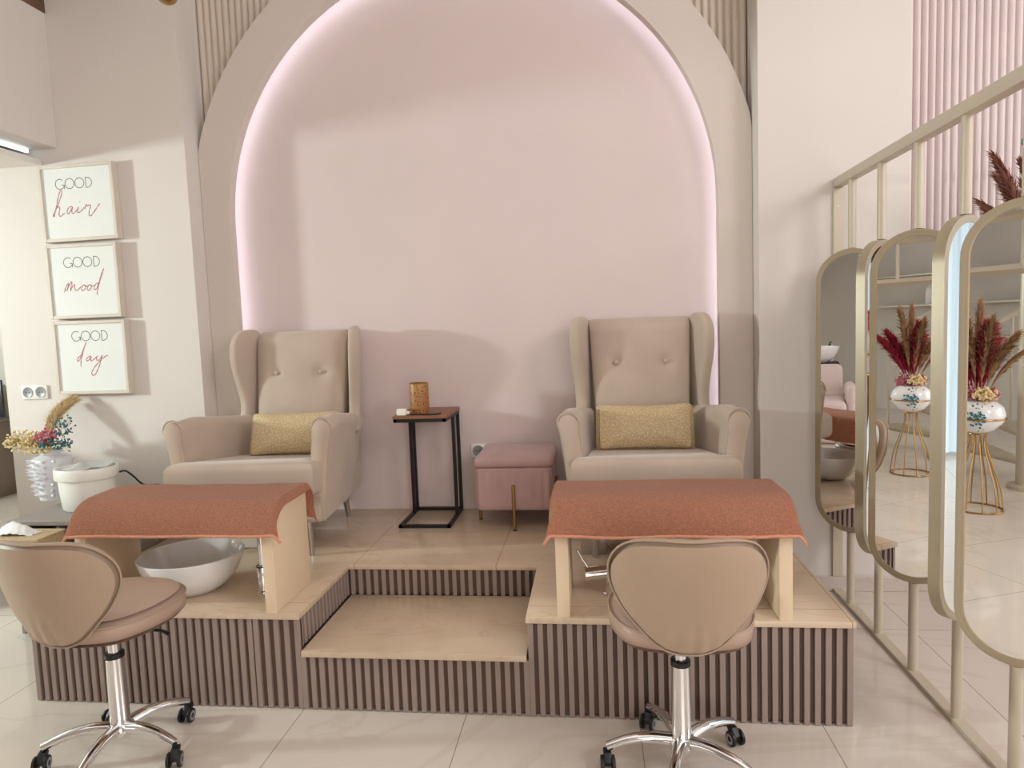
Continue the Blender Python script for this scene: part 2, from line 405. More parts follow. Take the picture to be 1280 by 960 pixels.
# windows (outside the frame; two of them show in the mirrors)
def window(name, lo, hi, n=9):
    ax = 0 if hi[0] - lo[0] < hi[1] - lo[1] else 1
    L = hi[1 - ax] - lo[1 - ax]
    b = BM(); w = .05
    for k in range(n + 1):
        t = lo[1 - ax] + L * k / n
        a = list(lo); c = list(hi); a[1 - ax] = t - w / 2; c[1 - ax] = t + w / 2; box(b, a, c)
    for z in (lo[2], (lo[2] + hi[2]) * .62, hi[2]):
        a = list(lo); c = list(hi); a[2] = z - w / 2; c[2] = z + w / 2; box(b, a, c)
    fr = struct(name, b, M['white'])
    return fr
b = BM(); box(b, (3.3, YP + .02, 0), (3.42, YP + .2, 3.8)); box(b, (3.42, YP + .02, 2.95), (6.3, YP + .2, 3.8)); struct('trim_5', b, M['wall'])
window('window_1', (3.42, YP + .12, .06), (6.3, YP + .17, 2.9), 3)
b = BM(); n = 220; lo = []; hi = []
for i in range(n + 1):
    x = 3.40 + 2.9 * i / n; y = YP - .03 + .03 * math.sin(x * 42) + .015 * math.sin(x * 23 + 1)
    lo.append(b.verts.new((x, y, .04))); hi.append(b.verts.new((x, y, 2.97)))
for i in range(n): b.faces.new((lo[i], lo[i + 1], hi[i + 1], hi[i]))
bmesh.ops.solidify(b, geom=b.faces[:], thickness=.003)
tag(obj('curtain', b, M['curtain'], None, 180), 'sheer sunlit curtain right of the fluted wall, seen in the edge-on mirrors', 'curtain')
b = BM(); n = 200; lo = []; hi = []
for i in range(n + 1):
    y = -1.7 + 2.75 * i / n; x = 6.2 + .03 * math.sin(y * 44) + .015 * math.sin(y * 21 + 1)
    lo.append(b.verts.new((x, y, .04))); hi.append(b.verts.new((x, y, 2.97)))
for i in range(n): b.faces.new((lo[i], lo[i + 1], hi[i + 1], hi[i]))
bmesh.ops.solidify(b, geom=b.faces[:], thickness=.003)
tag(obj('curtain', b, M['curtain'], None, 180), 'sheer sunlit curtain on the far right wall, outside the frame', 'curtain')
window('window_2', (-6.68, -1.3, 1.55), (-6.64, -.6, 2.3), 1)

# ================================================================== THE PLATFORM
XL, XR, N1, N2, ND = -1.893, 1.0785, -.815, 0., .504
plat = thing('pedicure_platform', 'raised pedicure platform with cream marble top and taupe slatted sides in the arched niche', 'platform', ((XL + XR) / 2, .7, 0))
PO = Vector((-(XL + XR) / 2, -.7, 0))
def pl(name, bm, m):
    bmesh.ops.translate(bm, vec=PO, verts=bm.verts); return obj(name, bm, m, plat)
TH = .022
U = [(XL, 0), (N1, 0), (N1, ND), (N2, ND), (N2, 0), (XR, 0), (XR, YP - .001), (1.0565, YP - .001), (1.0565, YW - .001), (-1.829, YW - .001), (-1.829, YP - .001), (XL, YP - .001)]
b = BM(); prism(b, U, PLAN, H - TH, H, .003, 2)
mt = pl('marble_top', b, M['stone'])
b = BM(); prism(b, [(N1 + .001, -.004), (N2 - .001, -.004), (N2 - .001, ND + .01), (N1 + .001, ND + .01)], PLAN, STEP - TH, STEP, .003, 2)
pl('step_top', b, M['stepstone'])
b = BM(); prism(b, [(XL + .03, .03), (N1 - .03, .03), (N1 - .03, ND + .03), (N2 + .03, ND + .03), (N2 + .03, .03), (XR - .03, .03), (XR - .03, YP - .02), (XL + .03, YP - .02)], PLAN, .002, H - TH)
box(b, (N1 - .028, .03, .002), (N2 + .028, ND + .028, STEP - TH))
pl('core', b, M['slatback'])
def slats(name, a, c, z0, z1, pitch=.0333, w=.0185, dep=.014):
    a, c = Vector(a), Vector(c); L = (c - a).length; t = (c - a) / L; nrm = Vector((t.y, -t.x))
    n = max(2, round(L / pitch)); pp = (L - w) / (n - 1)
    b = BM(); bb = BM()
    for i in range(n):
        s = a + t * (w / 2 + pp * i)
        mtx = Matrix(((t.x, -nrm.x, 0, s.x), (t.y, -nrm.y, 0, s.y), (0, 0, 1, 0), (0, 0, 0, 1)))
        box(b, (-w / 2, 0, z0), (w / 2, dep, z1), .0012, 1, mtx)
    mtx = Matrix(((t.x, -nrm.x, 0, a.x), (t.y, -nrm.y, 0, a.y), (0, 0, 1, 0), (0, 0, 0, 1)))
    box(bb, (0, dep, z0 + .006), (L, dep + .01, z1), 0, 1, mtx)
    p = pl(name, b, M['slat']); q = pl('backing_board', bb, M['slatback']); return p
e = .006
slats('slat_panel', (XL + e, e), (-1.0, e), .003, H - TH)
slats('slat_panel', (-.995, e), (N1 - e, e), .003, H - TH)
slats('slat_panel', (N1 - e, e), (N2 + e, e), .003, STEP - TH)
slats('slat_panel', (N2 + e, e), (XR - e, e), .003, H - TH)
slats('slat_panel', (N1 - e, e + .0155), (N1 - e, ND + e - .001), STEP + .001, H - TH)
slats('slat_panel', (N1 + .001, ND + e), (N2 - .001, ND + e), STEP + .001, H - TH)
slats('slat_panel', (N2 + e, ND + e - .001), (N2 + e, e + .0155), STEP + .001, H - TH)
slats('slat_panel', (XR - e, e + .0155), (XR - e, YP - .02), .003, H - TH)
slats('slat_panel', (XL + e, YP - .02), (XL + e, e + .0155), .003, H - TH)

# ================================================================== WING CHAIRS
def wing_chair(loc, rz, label):
    t = thing('wing_chair', label, 'armchair', loc, rz, 'wing chairs on the platform')
    # seat base
    b = BM(); prism(b, [(-.335, -.37), (.335, -.37), (.275, .36), (-.275, .36)], PLAN, .165, .315, .028, 4); obj('seat_base', b, M['velvet'], t)
    b = BM(); P = [(-.338, -.445), (.338, -.445), (.338, -.345), (.295, -.325), (.262, .20), (-.262, .20), (-.295, -.325), (-.338, -.345)]
    prism(b, P, PLAN, .302, .45, .05, 5)
    for v in b.verts:                                               # slight crown
        v.co.z -= .115 * max(0, v.co.y + .40)
        if v.co.z > .36: v.co.z += .012 * math.cos(v.co.x * 4.2) * max(0, math.cos((v.co.y + .12) * 4))
    obj('seat_cushion', b, M['velvet'], t)
    # arms: a rolled section swept from front to back
    for s in (-1, 1):
        sec = [(.276, .20), (.290, .42), (.303, .545)]
        for k in range(0, 11):
            a = math.radians(180 - 215 * k / 10); sec.append((.346 + .043 * math.cos(a), .578 + .043 * math.sin(a)))
        sec += [(.368, .48), (.350, .32), (.338, .175), (.30, .170)]
        ys = [(-.352, .86), (-.347, .96), (-.338, 1.0), (-.2, 1.0), (0, 1.0), (.15, 1.0), (.30, 1.0), (.385, 1.0), (.40, .9)]
        b = BM(); R = []
        cxm, czm = .325, .42
        for y, k in ys:
            sh = -.055 * max(0, (y + .33)) / .73 - .045 * max(0, y - .05) / .35
            dz = .012 - .012 * max(0, -(y + .30)) / .05 - .072 * max(0, (y + .2)) / .6
            drop = 1.0
            R.append([b.verts.new((s * (cxm + (x - cxm) * k + sh), y, (czm + (z - czm) * (1 - (1 - k) * .25)) * 1 + (dz if z > .5 else 0))) for x, z in sec])
        n = len(sec)
        for A, B in zip(R, R[1:]):
            for k in range(n): b.faces.new((A[k], A[(k + 1) % n], B[(k + 1) % n], B[k]))
        b.faces.new(R[0]); b.faces.new(R[-1])
        arm = obj('arm', b, M['velvet'], t, 60)
        b = BM(); tube(b, [(s * x, -.341, z + .012 * (z > .5)) for x, z in sec] , .0045, 6, True); obj('piping', b, M['piping'], arm)
    # wings
    prof = smooth_closed([(.02, .50), (-.005, .70), (-.03, .90), (-.04, 1.0), (-.01, 1.03), (.06, 1.035), (.13, 1.022), (.185, .975), (.205, .90), (.195, .81), (.165, .72), (.150, .64), (.165, .575), (.20, .53), (.20, .49), (.1, .47)], 3)
    for s in (-1, 1):
        ph = math.radians(17); ux, uy = math.sin(ph), -math.cos(ph); nx, ny = math.cos(ph), math.sin(ph)
        def f(u, z, d, s=s):
            tw = .018 * (z - .5) / .5
            return Vector((s * (.262 + tw + ux * u * .8 + nx * d), .345 + uy * u * .84 + ny * d + .02 * (z - .5), z))
        b = BM(); prism(b, prof, f, -.026, .030, .02, 4)
        wing = obj('wing', b, M['velvet'], t, 70)
    # back cushion with two buttons
    def fy(z): return .175 + (z - .43) * .215
    btn = [(-.122, .80), (.122, .80)]
    b = BM(); NX, NZ = 40, 48; G = []
    for j in range(NZ + 1):
        z = .40 + .615 * j / NZ; hw = .222 + .028 * (z - .4) / .6; row = []
        for i in range(NX + 1):
            q = -1 + 2 * i / NX; x = q * hw
            y = fy(z) + .035 * abs(q) ** 6 - .016 * (1 - q * q)
            tz = max(0, (z - .955) / .06); y += .05 * tz ** 2.2
            for bx, bz in btn:
                d2 = (x - bx) ** 2 + (z - bz) ** 2; y += .016 * math.exp(-d2 / .0011) + .006 * math.exp(-d2 / .007)
            row.append(b.verts.new((x, y, z)))
        G.append(row)
    for j in range(NZ):
        for i in range(NX): b.faces.new((G[j][i], G[j][i + 1], G[j + 1][i + 1], G[j + 1][i]))
    loop = G[0] + [r[-1] for r in G[1:]] + G[-1][-2::-1] + [r[0] for r in G[-2:0:-1]]
    back = [b.verts.new((v.co.x, fy(v.co.z) + .115, v.co.z)) for v in loop]
    n = len(loop)
    for k in range(n): b.faces.new((loop[k], loop[(k + 1) % n], back[(k + 1) % n], back[k]))
    b.faces.new(back)
    bk = obj('backrest', b, M['velvet'], t, 50)
    for bx, bz in btn:
        b = BM(); lathe(b, [(0, .007), (.006, .006), (.011, .003), (.0125, 0), (.011, -.003), (0, -.004)], 14, mtx=Matrix.Translation((bx, fy(bz) - .001, bz)) @ Matrix.Rotation(math.radians(90), 4, 'X'))
        obj('button', b, M['velvet'], bk)
    b = BM(); prism(b, [(.30, .20), (.40, .20), (.475, 1.0), (.46, 1.018), (.41, 1.018), (.38, 1.0)], SIDE, -.262, .262, .015, 3); obj('back_panel', b, M['velvet'], t)
    for x, y, k in ((-.24, -.30, 0), (.24, -.30, 0), (-.19, .30, .035), (.19, .30, .035)):
        b = BM(); tube(b, [(x, y, .172), (x + math.copysign(.004, x), y + k * .3, .10), (x + math.copysign(.008, x), y + k, .006), (x + math.copysign(.008, x), y + k, .0005)], [.022, .018, .012, .012], 14); obj('leg', b, M['steel'], t)
    return t
wc = wing_chair((.49, .91, H), 0, 'beige velvet wing armchair on the right, behind the right towel bench, facing straight ahead')
dup(wc, (-1.285, .915, H), math.radians(1), 'beige velvet wing armchair on the left, next to the slim black side table')

def lumbar(loc, rx, rz, label):
    b = BM(); out = []
    for k in range(64):
        a = 2 * PI * k / 64; c, s = math.cos(a), math.sin(a)
        p = .14; x = .225 * math.copysign(abs(c) ** .2, c); y = .116 * math.copysign(abs(s) ** .2, s)
        pin = 1; y *= .90 + .16 * (x / .225) ** 4
        out.append((x * pin, y * (pin if abs(s) < .9 else pin)))
    pad(b, out, lambda a, c, w: Vector((a, w + .004 * math.sin(a * 25 + c * 12), c)), .12, 12, .06, p=2.2)
    bmesh.ops.transform(b, matrix=Matrix.Rotation(rx, 4, 'X'), verts=b.verts)
    o = obj('lumbar_cushion', b, M['gold_cloth'], None, 180); o.location = loc; o.rotation_euler = (0, 0, rz)
    return tag(o, label, 'cushion', 'gold lumbar cushions')
lumbar((.485, .945, H + .505), math.radians(-20), math.radians(-1), 'gold patterned lumbar cushion on the right wing chair')
lumbar((-1.225, .945, H + .505), math.radians(-20), math.radians(4), 'gold patterned lumbar cushion on the left wing chair')

# ================================================================== TOWEL BENCHES
def bench(loc, label):
    t = thing('footrest_bench', label, 'bench', loc, 0, 'footrest benches on the platform edge')
    arc = [(.10 - .10 * math.cos(a), .295 + .10 * math.sin(a)) for a in [PI / 2 * k / 8 for k in range(9)]]
    side = [(0, 0)] + arc + [(.30, .395), (.30, 0)]
    for x in (-.3875, .3425):
        b = BM(); prism(b, side, SIDE, x, x + .045, .006, 2); obj('side_panel', b, M['bench'], t)
    arc2 = [(.10 - .085 * math.cos(a), .295 + .085 * math.sin(a)) for a in [PI / 2 * k / 8 for k in range(9)]]
    b = BM(); prism(b, arc2 + [(.298, .38), (.298, .362)] + [(.10 - .068 * math.cos(a), .295 + .068 * math.sin(a)) for a in [PI / 2 * k / 8 for k in range(8, -1, -1)]], SIDE, -.342, .342)
    obj('top_board', b, M['bench'], t)
    return t
bn = bench((.497, .006, H), 'cream footrest bench on the platform behind the right stool')
dup(bn, (-1.285, .006, H), 0, 'cream footrest bench over the white oval basin on the left')

def towel(loc, seed, label, L=.83):
    rnd = random.Random(seed)
    prof = [(-.013, .290), (-.0135, .296)] + [(.10 - .112 * math.cos(a), .297 + .112 * math.sin(a)) for a in [PI / 2 * k / 12 for k in range(1, 13)]]
    prof += [(.15, .409), (.2, .409), (.25, .409), (.29, .407), (.312, .398), (.320, .37), (.322, .33), (.322, .29), (.322, .26)]
    hem0 = prof[0]
    NU = 260; b = BM(); G = []; prof = smooth_open([Vector((p[0], p[1], 0)) for p in prof], 5); hems = []
    for i in range(NU + 1):
        u = -L / 2 + L * i / NU; row = []
        for j, p in enumerate(prof):
            y, z = p.x, p.y
            ex = max(0, abs(u) - .389); x = u
            if ex > 0:                                              # overhang sags over the ends
                k = ex / (L / 2 - .389)
                x = math.copysign(.389 + ex * (1 - .35 * k), u); z -= .030 * k ** 1.3
            nz = noise.noise(Vector((u * 5 + seed, z * 7, y * 7)))
            low = max(0, (.345 - z) / .055) if y < .15 else max(0, (.33 - z) / .08)
            x = x * (1 + .035 * max(0, low - .3)); y2 = y + (-1 if y < .15 else 1) * (.004 + .008 * low) * (nz * .9 + .35) * (1 if abs(u) < .41 else .6)
            y2 += .0018 * noise.noise(Vector((u * 90, z * 90, seed))); z2 = z + .004 * nz + .0018 * noise.noise(Vector((u * 120, y * 120, seed + 5))) + low * .014 * noise.noise(Vector((u * 3.1, seed * 3, 0)))
            row.append(b.verts.new((x, y2, z2)))
        G.append(row)
    nj = len(prof)
    for i in range(NU):
        for j in range(nj - 1): b.faces.new((G[i][j], G[i + 1][j], G[i + 1][j + 1], G[i][j + 1]))
    geom = bmesh.ops.solidify(b, geom=b.faces[:], thickness=.009)
    fr = [r[0].co.copy() for r in G]
    o = obj('towel', b, M['towel'], None, 180); o.location = loc
    tag(o, label, 'towel', 'terracotta towels')
    hb = BM(); tube(hb, [p + Vector((0, 0, -.002)) for p in fr], .006, 6); obj('hem', hb, M['towelhem'], o, 180)
    return o
towel((.497, .006, H), 3, 'terracotta bath towel draped over the right footrest bench')
towel((-1.285, .006, H), 11, 'terracotta bath towel draped over the left footrest bench')

# ================================================================== BASINS AND TAPS
def basin(loc, rz, label):
    t = thing('foot_basin', label, 'basin', loc, rz, 'white vessel basins')
    prof = [(0, .004), (.085, .004), (.095, 0), (.105, .004), (.14, .03), (.172, .07), (.19, .11), (.199, .142), (.199, .147), (.196, .149), (.192, .146), (.182, .11), (.163, .07), (.13, .035), (.08, .018), (.02, .014), (0, .014)]
    b = BM(); lathe(b, prof, 56, sx=1.0, sy=.95); obj('bowl', b, M['ceramic'], t, 60)
    b = BM(); lathe(b, [(0, .020), (.018, .020), (.022, .016), (.022, .013)], 24); obj('drain_cap', b, M['chrome'], t)
    return t
bs = basin((-1.355, .225, H), .15, 'white oval vessel basin on the marble under the left towel bench')
dup(bs, (.56, .215, H), 0, 'white oval vessel basin under the right towel bench, hidden behind the stool')

def tap(loc, rz, label, tall):
    t = thing('basin_tap', label, 'tap', loc, rz, 'chrome basin taps')
    if tall:
        b = BM(); lathe(b, [(0, 0), (.029, 0), (.029, .006), (.024, .010), (.024, .10), (.0225, .104), (0, .104)], 24); body = obj('body', b, M['chrome'], t)
        b = BM(); lathe(b, [(.0235, 0), (.0245, .003), (.0235, .006)], 24, (0, 0, .1)); obj('seal_ring', b, M['black'], body)
        b = BM(); tube(b, [(0, 0, .10), (0, 0, .24)] + [(-.05 + .05 * math.cos(a), 0, .26 + .05 * math.sin(a)) for a in [PI * k / 8 for k in range(0, 8)]] + [(-.1, 0, .235)], .014, 16); obj('spout', b, M['chrome'], t)
        b = BM(); tube(b, [(.018, -.012, .055), (.034, -.02, .058)], [.010, .008], 12); obj('knob', b, M['chrome'], t)
    else:
        b = BM(); lathe(b, [(0, 0), (.033, 0), (.033, .006), (.026, .010), (.023, .05), (.023, .09), (.02, .094), (0, .094)], 24); obj('body', b, M['chrome'], t)
        b = BM(); tube(b, [(-.095, -.01, .078), (-.060, -.006, .082), (-.058, -.006, .082), (.04, 0, .092)], [.026, .026, .027, .024], 24); cyl = obj('valve', b, M['chrome'], t)
        b = BM(); tube(b, [(-.082, -.008, .10), (-.105, -.008, .135), (-.122, -.008, .168)], [.0065, .006, .0055], 10); obj('lever', b, M['chrome'], t)
        b = BM(); tube(b, [(.01, 0, .09), (.03, .0, .14), (.07, 0, .165), (.12, 0, .155), (.14, 0, .14)], .011, 12); obj('spout', b, M['chrome'], t)
        b = BM(); tube(b, [(-.005, -.006, .10), (-.012, -.006, .135)], [.004, .0035], 10); obj('pin', b, M['steel'], t)
    return t
tap((-1.048, .205, H), 0, 'tall chrome tap standing right of the left basin, inside the bench', True)
tap((.300, .215, H), 0, 'chrome lever tap with stick handle left of the right stool', False)
# boxes on the platform under the chairs
b = BM(); box(b, (-.16, -.1, 0), (.16, .1, .105), .018, 3)
o = obj('storage_box', b, M['white']); o.location = (-1.47, .80, H); tag(o, 'low white plastic box on the platform under the left wing chair', 'box')
b = BM(); lathe(b, [(.1, .1085), (.103, .106)], 4); b.free()
b = BM(); box(b, (-.055, -.06, 0), (.055, .06, .125), .004, 2)
o = obj('steel_box', b, M['steel']); o.location = (.235, .70, H); tag(o, 'small brushed steel box under the front of the right wing chair', 'box')
# ================================================================== SIDE TABLE AND WHAT STANDS ON IT
t = thing('side_table', 'slim C-shaped side table with walnut top and black steel frame', 'side table', (-.612, 1.2, H))
x0, x1, y0, y1, zt = -.125, .125, -.165, .165, .565; s = .0085
b = BM()
def bar(b, p, q, s=.0085):
    lo = [min(p[i], q[i]) - s for i in range(3)]; hi = [max(p[i], q[i]) + s for i in range(3)]; box(b, lo, hi, .001, 1)
for p, q in (((x0, y0, s), (x1, y0, s)), ((x0, y1, s), (x1, y1, s)), ((x0, y0, s), (x0, y1, s)), ((x1, y0, s), (x1, y1, s))): bar(b, p, q)
obj('base_frame', b, M['blackmetal'], t)
for x in (x0, x1):
    for y in (.078, y1):
        b = BM(); bar(b, (x + (.008 if y < .1 else 0) * (1 if x < 0 else -1), y, 2.2 * s), (x + (.008 if y < .1 else 0) * (1 if x < 0 else -1), y, zt - 3.2 * s)); obj('post', b, M['blackmetal'], t)
b = BM(); 
for p, q in (((x0, y0, zt - 2 * s), (x1, y0, zt - 2 * s)), ((x0, y1, zt - 2 * s), (x1, y1, zt - 2 * s)), ((x0, y0, zt - 2 * s), (x0, y1, zt - 2 * s)), ((x1, y0, zt - 2 * s), (x1, y1, zt - 2 * s))): bar(b, p, q)
obj('top_frame', b, M['blackmetal'], t)
b = BM(); box(b, (x0 - .012, y0 - .012, zt - s), (x1 + .012, y1 + .012, zt + .008), .002, 1); obj('table_top', b, M['darkwood'], t)
ZT = H + zt + .008
t = thing('candle_lantern', 'patterned bronze cylinder lantern on the side table', 'lantern', (-.632, 1.125, ZT))
b = BM(); lathe(b, [(0, .004), (.042, .004), (.047, 0), (.049, .004), (.049, .150), (.0475, .154), (.045, .152), (.045, .02), (0, .02)], 40); obj('shade', b, M['lantern'], t)
b = BM(); lathe(b, [(.046, .1515), (.0495, .1545), (.046, .157), (.043, .1545), (.046, .1515)], 40); obj('rim', b, M['brass'], t)
t = thing('charger', 'white plug charger with a flat black lead in front of the bronze lantern', 'charger', (-.700, 1.052, ZT), .05)
b = BM(); box(b, (-.03, -.018, 0), (.018, .018, .034), .005, 3); box(b, (.016, -.010, .006), (.034, .010, .022), .003, 2); obj('plug_block', b, M['white'], t)
b = BM(); prism(b, smooth_closed([(.034, .004), (.06, .008), (.11, -.006), (.15, .004), (.19, .02), (.18, -.008), (.12, -.024), (.06, -.006), (.034, -.006)], 4), PLAN, .002, .007, .001, 1); obj('flat_lead', b, M['black'], t)

# ottoman
t = thing('ottoman', 'square dusty pink pleated velvet ottoman on slim brass legs', 'ottoman', (-.148, 1.185, H))
hw = .192; per = []
nseg = 220
def sq(sv):
    q = sv % 4
    k = int(q); f = q - k
    a = -1 + 2 * f
    return [(a, -1), (1, a), (-a, 1), (-1, -a)][k]
b = BM(); rows = []
for z, k in ((.098, .965), (.105, .985), (.13, 1), (.2, 1), (.27, 1), (.30, 1), (.308, .985)):
    row = []
    for i in range(nseg):
        x, y = sq(4 * i / nseg); r = hw * k
        px, py = x * r, y * r
        # round corners
        c = .03; ax, ay = abs(px) - (r - c), abs(py) - (r - c)
        if ax > 0 and ay > 0:
            l = math.hypot(ax, ay); 
            if l > c: px = math.copysign(r - c + ax / l * c, px); py = math.copysign(r - c + ay / l * c, py)
        pleat = .008 * (abs(math.sin(PI * i / nseg * 36)) ** .6 - 1) * (1 if .12 < z < .29 else .4)
        nrm = Vector((px, py, 0)); nn = Vector((0, 0, 0))
        if abs(px) > abs(py): nn.x = math.copysign(1, px)
        else: nn.y = math.copysign(1, py)
        row.append(b.verts.new((px + nn.x * pleat, py + nn.y * pleat, z)))
    rows.append(row)
for A, B in zip(rows, rows[1:]):
    for k in range(nseg): b.faces.new((A[k], A[(k + 1) % nseg], B[(k + 1) % nseg], B[k]))
b.faces.new(rows[0]); b.faces.new(rows[-1])
obj('body', b, M['pinkvelvet'], t, 80)
b = BM(); box(b, (-.198, -.198, .309), (.198, .198, .362), .024, 5)
for v in b.verts:
    if v.co.z > .35: v.co.z += .012 * math.cos(v.co.x * 7.5) * math.cos(v.co.y * 7.5)
bmesh.ops.subdivide_edges(b, edges=[e for e in b.edges if e.calc_length() > .1], cuts=12, use_grid_fill=True)
for v in b.verts:
    if v.co.z > .355 : v.co.z += .016 * max(0, math.cos(v.co.x * 8)) * max(0, math.cos(v.co.y * 8))
obj('cushion_lid', b, M['pinkvelvet'], t, 180)
for x, y in ((0, -hw - .009), (0, hw + .009), (-hw - .009, 0), (hw + .009, 0)):
    b = BM(); tube(b, [(x, y, 0), (x, y, .225)], .0085, 14); lg = obj('leg', b, M['brass'], t)
    b = BM(); tube(b, [(x, y, .0), (x, y, .006)], .0092, 14); obj('foot_cap', b, M['black'], lg)

# ================================================================== STOOLS
R90 = PI / 2
def outline_back():
    P = [(0, .185), (.10, .185), (.17, .165), (.215, .11), (.217, .045), (.18, -.025), (.13, -.082), (.08, -.13), (.035, -.149), (0, -.151)]
    P = P + [(-x, z) for x, z in P[-2:0:-1]]
    return smooth_closed(P, 5)
def stool(loc, rz, base_rz, label):
    t = thing('salon_stool', label, 'stool', loc, rz, 'taupe wheeled stools in front of the platform')
    # seat
    out = smooth_closed([(0, .205), (.10, .19), (.18, .13), (.208, .03), (.195, -.08), (.14, -.165), (0, -.195), (-.14, -.165), (-.195, -.08), (-.208, .03), (-.18, .13), (-.10, .19)], 5)
    b = BM(); pad(b, out, lambda a, c, w: Vector((a, c, .488 + w - .010 * math.exp(-(a * a + c * c) / .02) * (1 if w > 0 else 0))), .088, 14, .74, p=5); seat = obj('seat', b, M['leather2'], t, 180)
    b = BM(); tube(b, [(a * 1.003, c * 1.003, .510) for a, c in out] + [(out[0][0] * 1.003, out[0][1] * 1.003, .510)], .003, 6); obj('piping', b, M['leather'], seat)
    # back: a guitar-pick pad bent round the sitter
    R = .30; cz = .612
    def f(a, z, w):
        an = a / R; rr = R - w
        lean = -.045 * (z / .19)
        wr = 0
        return Vector((rr * math.sin(an), .085 - rr * math.cos(an) + lean - .012, cz + z))
    ob = outline_back()
    b = BM(); pad(b, ob, f, .062, 14, .45, p=3.5)
    for v in b.verts:                                               # gathered folds towards the lower tip
        zz = v.co.z - cz
        if zz < -.03: v.co.y += .0022 * math.sin(v.co.x * 150) * min(1, (-zz - .03) / .09)
    back = obj('backrest', b, M['leather'], t, 180)
    b = BM(); tube(b, [f(a * .996, z * .996, -.014) for a, z in ob + ob[:1]], .0032, 6); obj('piping', b, M['leather'], back)
    b = BM(); prism(b, [(-.178, .455), (-.0, .455), (.0, .466), (-.172, .466), (-.180, .54), (-.192, .54)], SIDE, -.025, .025, .002, 1); obj('back_bracket', b, M['black'], t)
    # mechanism, lever, column
    b = BM(); box(b, (-.09, -.09, .425), (.09, .09, .447), .006, 2); obj('seat_plate', b, M['black'], t)
    b = BM(); tube(b, [(.05, .0, .434), (.17, .02, .416), (.19, .022, .406)], [.005, .005, .007], 8); obj('lever', b, M['black'], t)
    b = BM(); lathe(b, [(0, .065), (.034, .065), (.034, .08), (.030, .09), (.0275, .31), (.027, .335), (0, .335)], 28); colm = obj('column', b, M['chrome'], t)
    b = BM(); lathe(b, [(.018, .330), (.0295, .330), (.0295, .345), (.018, .347)], 28); obj('collar', b, M['black'], colm)
    b = BM(); lathe(b, [(0, .34), (.018, .34), (.018, .427), (0, .427)], 24); obj('gas_lift', b, M['chrome'], colm)
    # five-armed base with castors
    for k in range(5):
        a = base_rz + 2 * PI * k / 5
        rot = Matrix.Rotation(a, 4, 'Z')
        path = smooth_open([(.02, 0, .092), (.09, 0, .100), (.16, 0, .092), (.225, 0, .070)], 4)
        b = BM(); tube(b, path, [.021 - .008 * i / (len(path) - 1) for i in range(len(path))], 14, True, rot, None)
        bmesh.ops.translate(b, vec=(0, 0, 0), verts=b.verts)
        arm = obj('base_arm', b, M['chrome'], t)
        cx = .225; ca = R90 + .5 * math.sin(a * 1.7 + 1)
        cm = Matrix.Translation((cx * math.cos(a), cx * math.sin(a), 0)) @ Matrix.Rotation(ca, 4, 'Z')
        b = BM(); tube(b, [(0, 0, .064), (0, 0, .045)], .006, 8, True, cm)
        prism(b, [(.014, .058), (-.012, .056), (-.03, .036), (-.026, .022), (.0, .034), (.014, .046)], lambda p, z, d: Vector((p, d, z)), -.012, .012, .003, 2, cm)
        cst = obj('caster', b, M['black'], t)
        for s in (-.0165, .0165):
            b = BM(); lathe(b, [(0, -.006), (.018, -.006), (.024, -.004), (.025, 0), (.024, .004), (.018, .006), (0, .006)], 24, mtx=cm @ Matrix.Translation((-.016, s, .0252)) @ Matrix.Rotation(PI / 2, 4, 'X')); obj('wheel', b, M['black'], cst)
            b = BM(); lathe(b, [(.009, .0062), (.014, .0075), (.0165, .0062), (.009, .0062)], 20, mtx=cm @ Matrix.Translation((-.016, s, .0252)) @ Matrix.Rotation(-PI / 2 if s > 0 else PI / 2, 4, 'X')); obj('hub_ring', b, M['wheel'], cst)
    b = BM(); lathe(b, [(0, .060), (.036, .064), (.044, .082), (.044, .096), (.036, .108), (0, .108)], 28); obj('hub', b, M['chrome'], t)
    return t
stool((.490, -.240, 0), 0, math.radians(38.7), 'taupe wheeled salon stool on the right, seen from behind its heart-shaped back')
stool((-1.325, -.272, 0), math.radians(-4), math.radians(-11.7 + 4), 'taupe wheeled salon stool on the left, turned to the right')

# ================================================================== PICTURES WITH LETTERING
def stroke(b, pts, r, ox, oz, sc, y, taper=False):
    P = smooth_open([Vector((p[0], p[1], 0)) for p in pts], 6) if len(pts) > 2 else [Vector((p[0], p[1], 0)) for p in pts]
    n = len(P)
    rr = [r * (.55 + .6 * abs(math.sin(i * .55))) for i in range(n)] if taper else r
    tube(b, [(ox + p.x * sc, y, oz + p.y * sc) for p in P], rr, 6, True, None, (1, .25, 1))
def circ(cx, cz, r, a0, a1, n=22, sx=1.):
    return [(cx + sx * r * math.cos(math.radians(a0 + (a1 - a0) * i / n)), cz + r * math.sin(math.radians(a0 + (a1 - a0) * i / n))) for i in range(n + 1)]
def good(b, ox, oz, h, y):
    r = .0019; k = h
    def S(P): stroke(b, P, r, ox, oz, k, y)
    S(circ(-.1, .5, .5, 50, 345)); S([(.38, .40), (.12, .40)]); S([(.385, .40), (.385, .0)])
    S(circ(.98, .5, .5, 0, 360, 30)); S(circ(2.08, .5, .5, 0, 360, 30))
    S([(2.78, 0), (2.78, 1)]); S([(2.78, 1), (2.95, 1)]); S([(2.78, 0), (2.95, 0)]); S(circ(2.93, .5, .5, 90, -90))
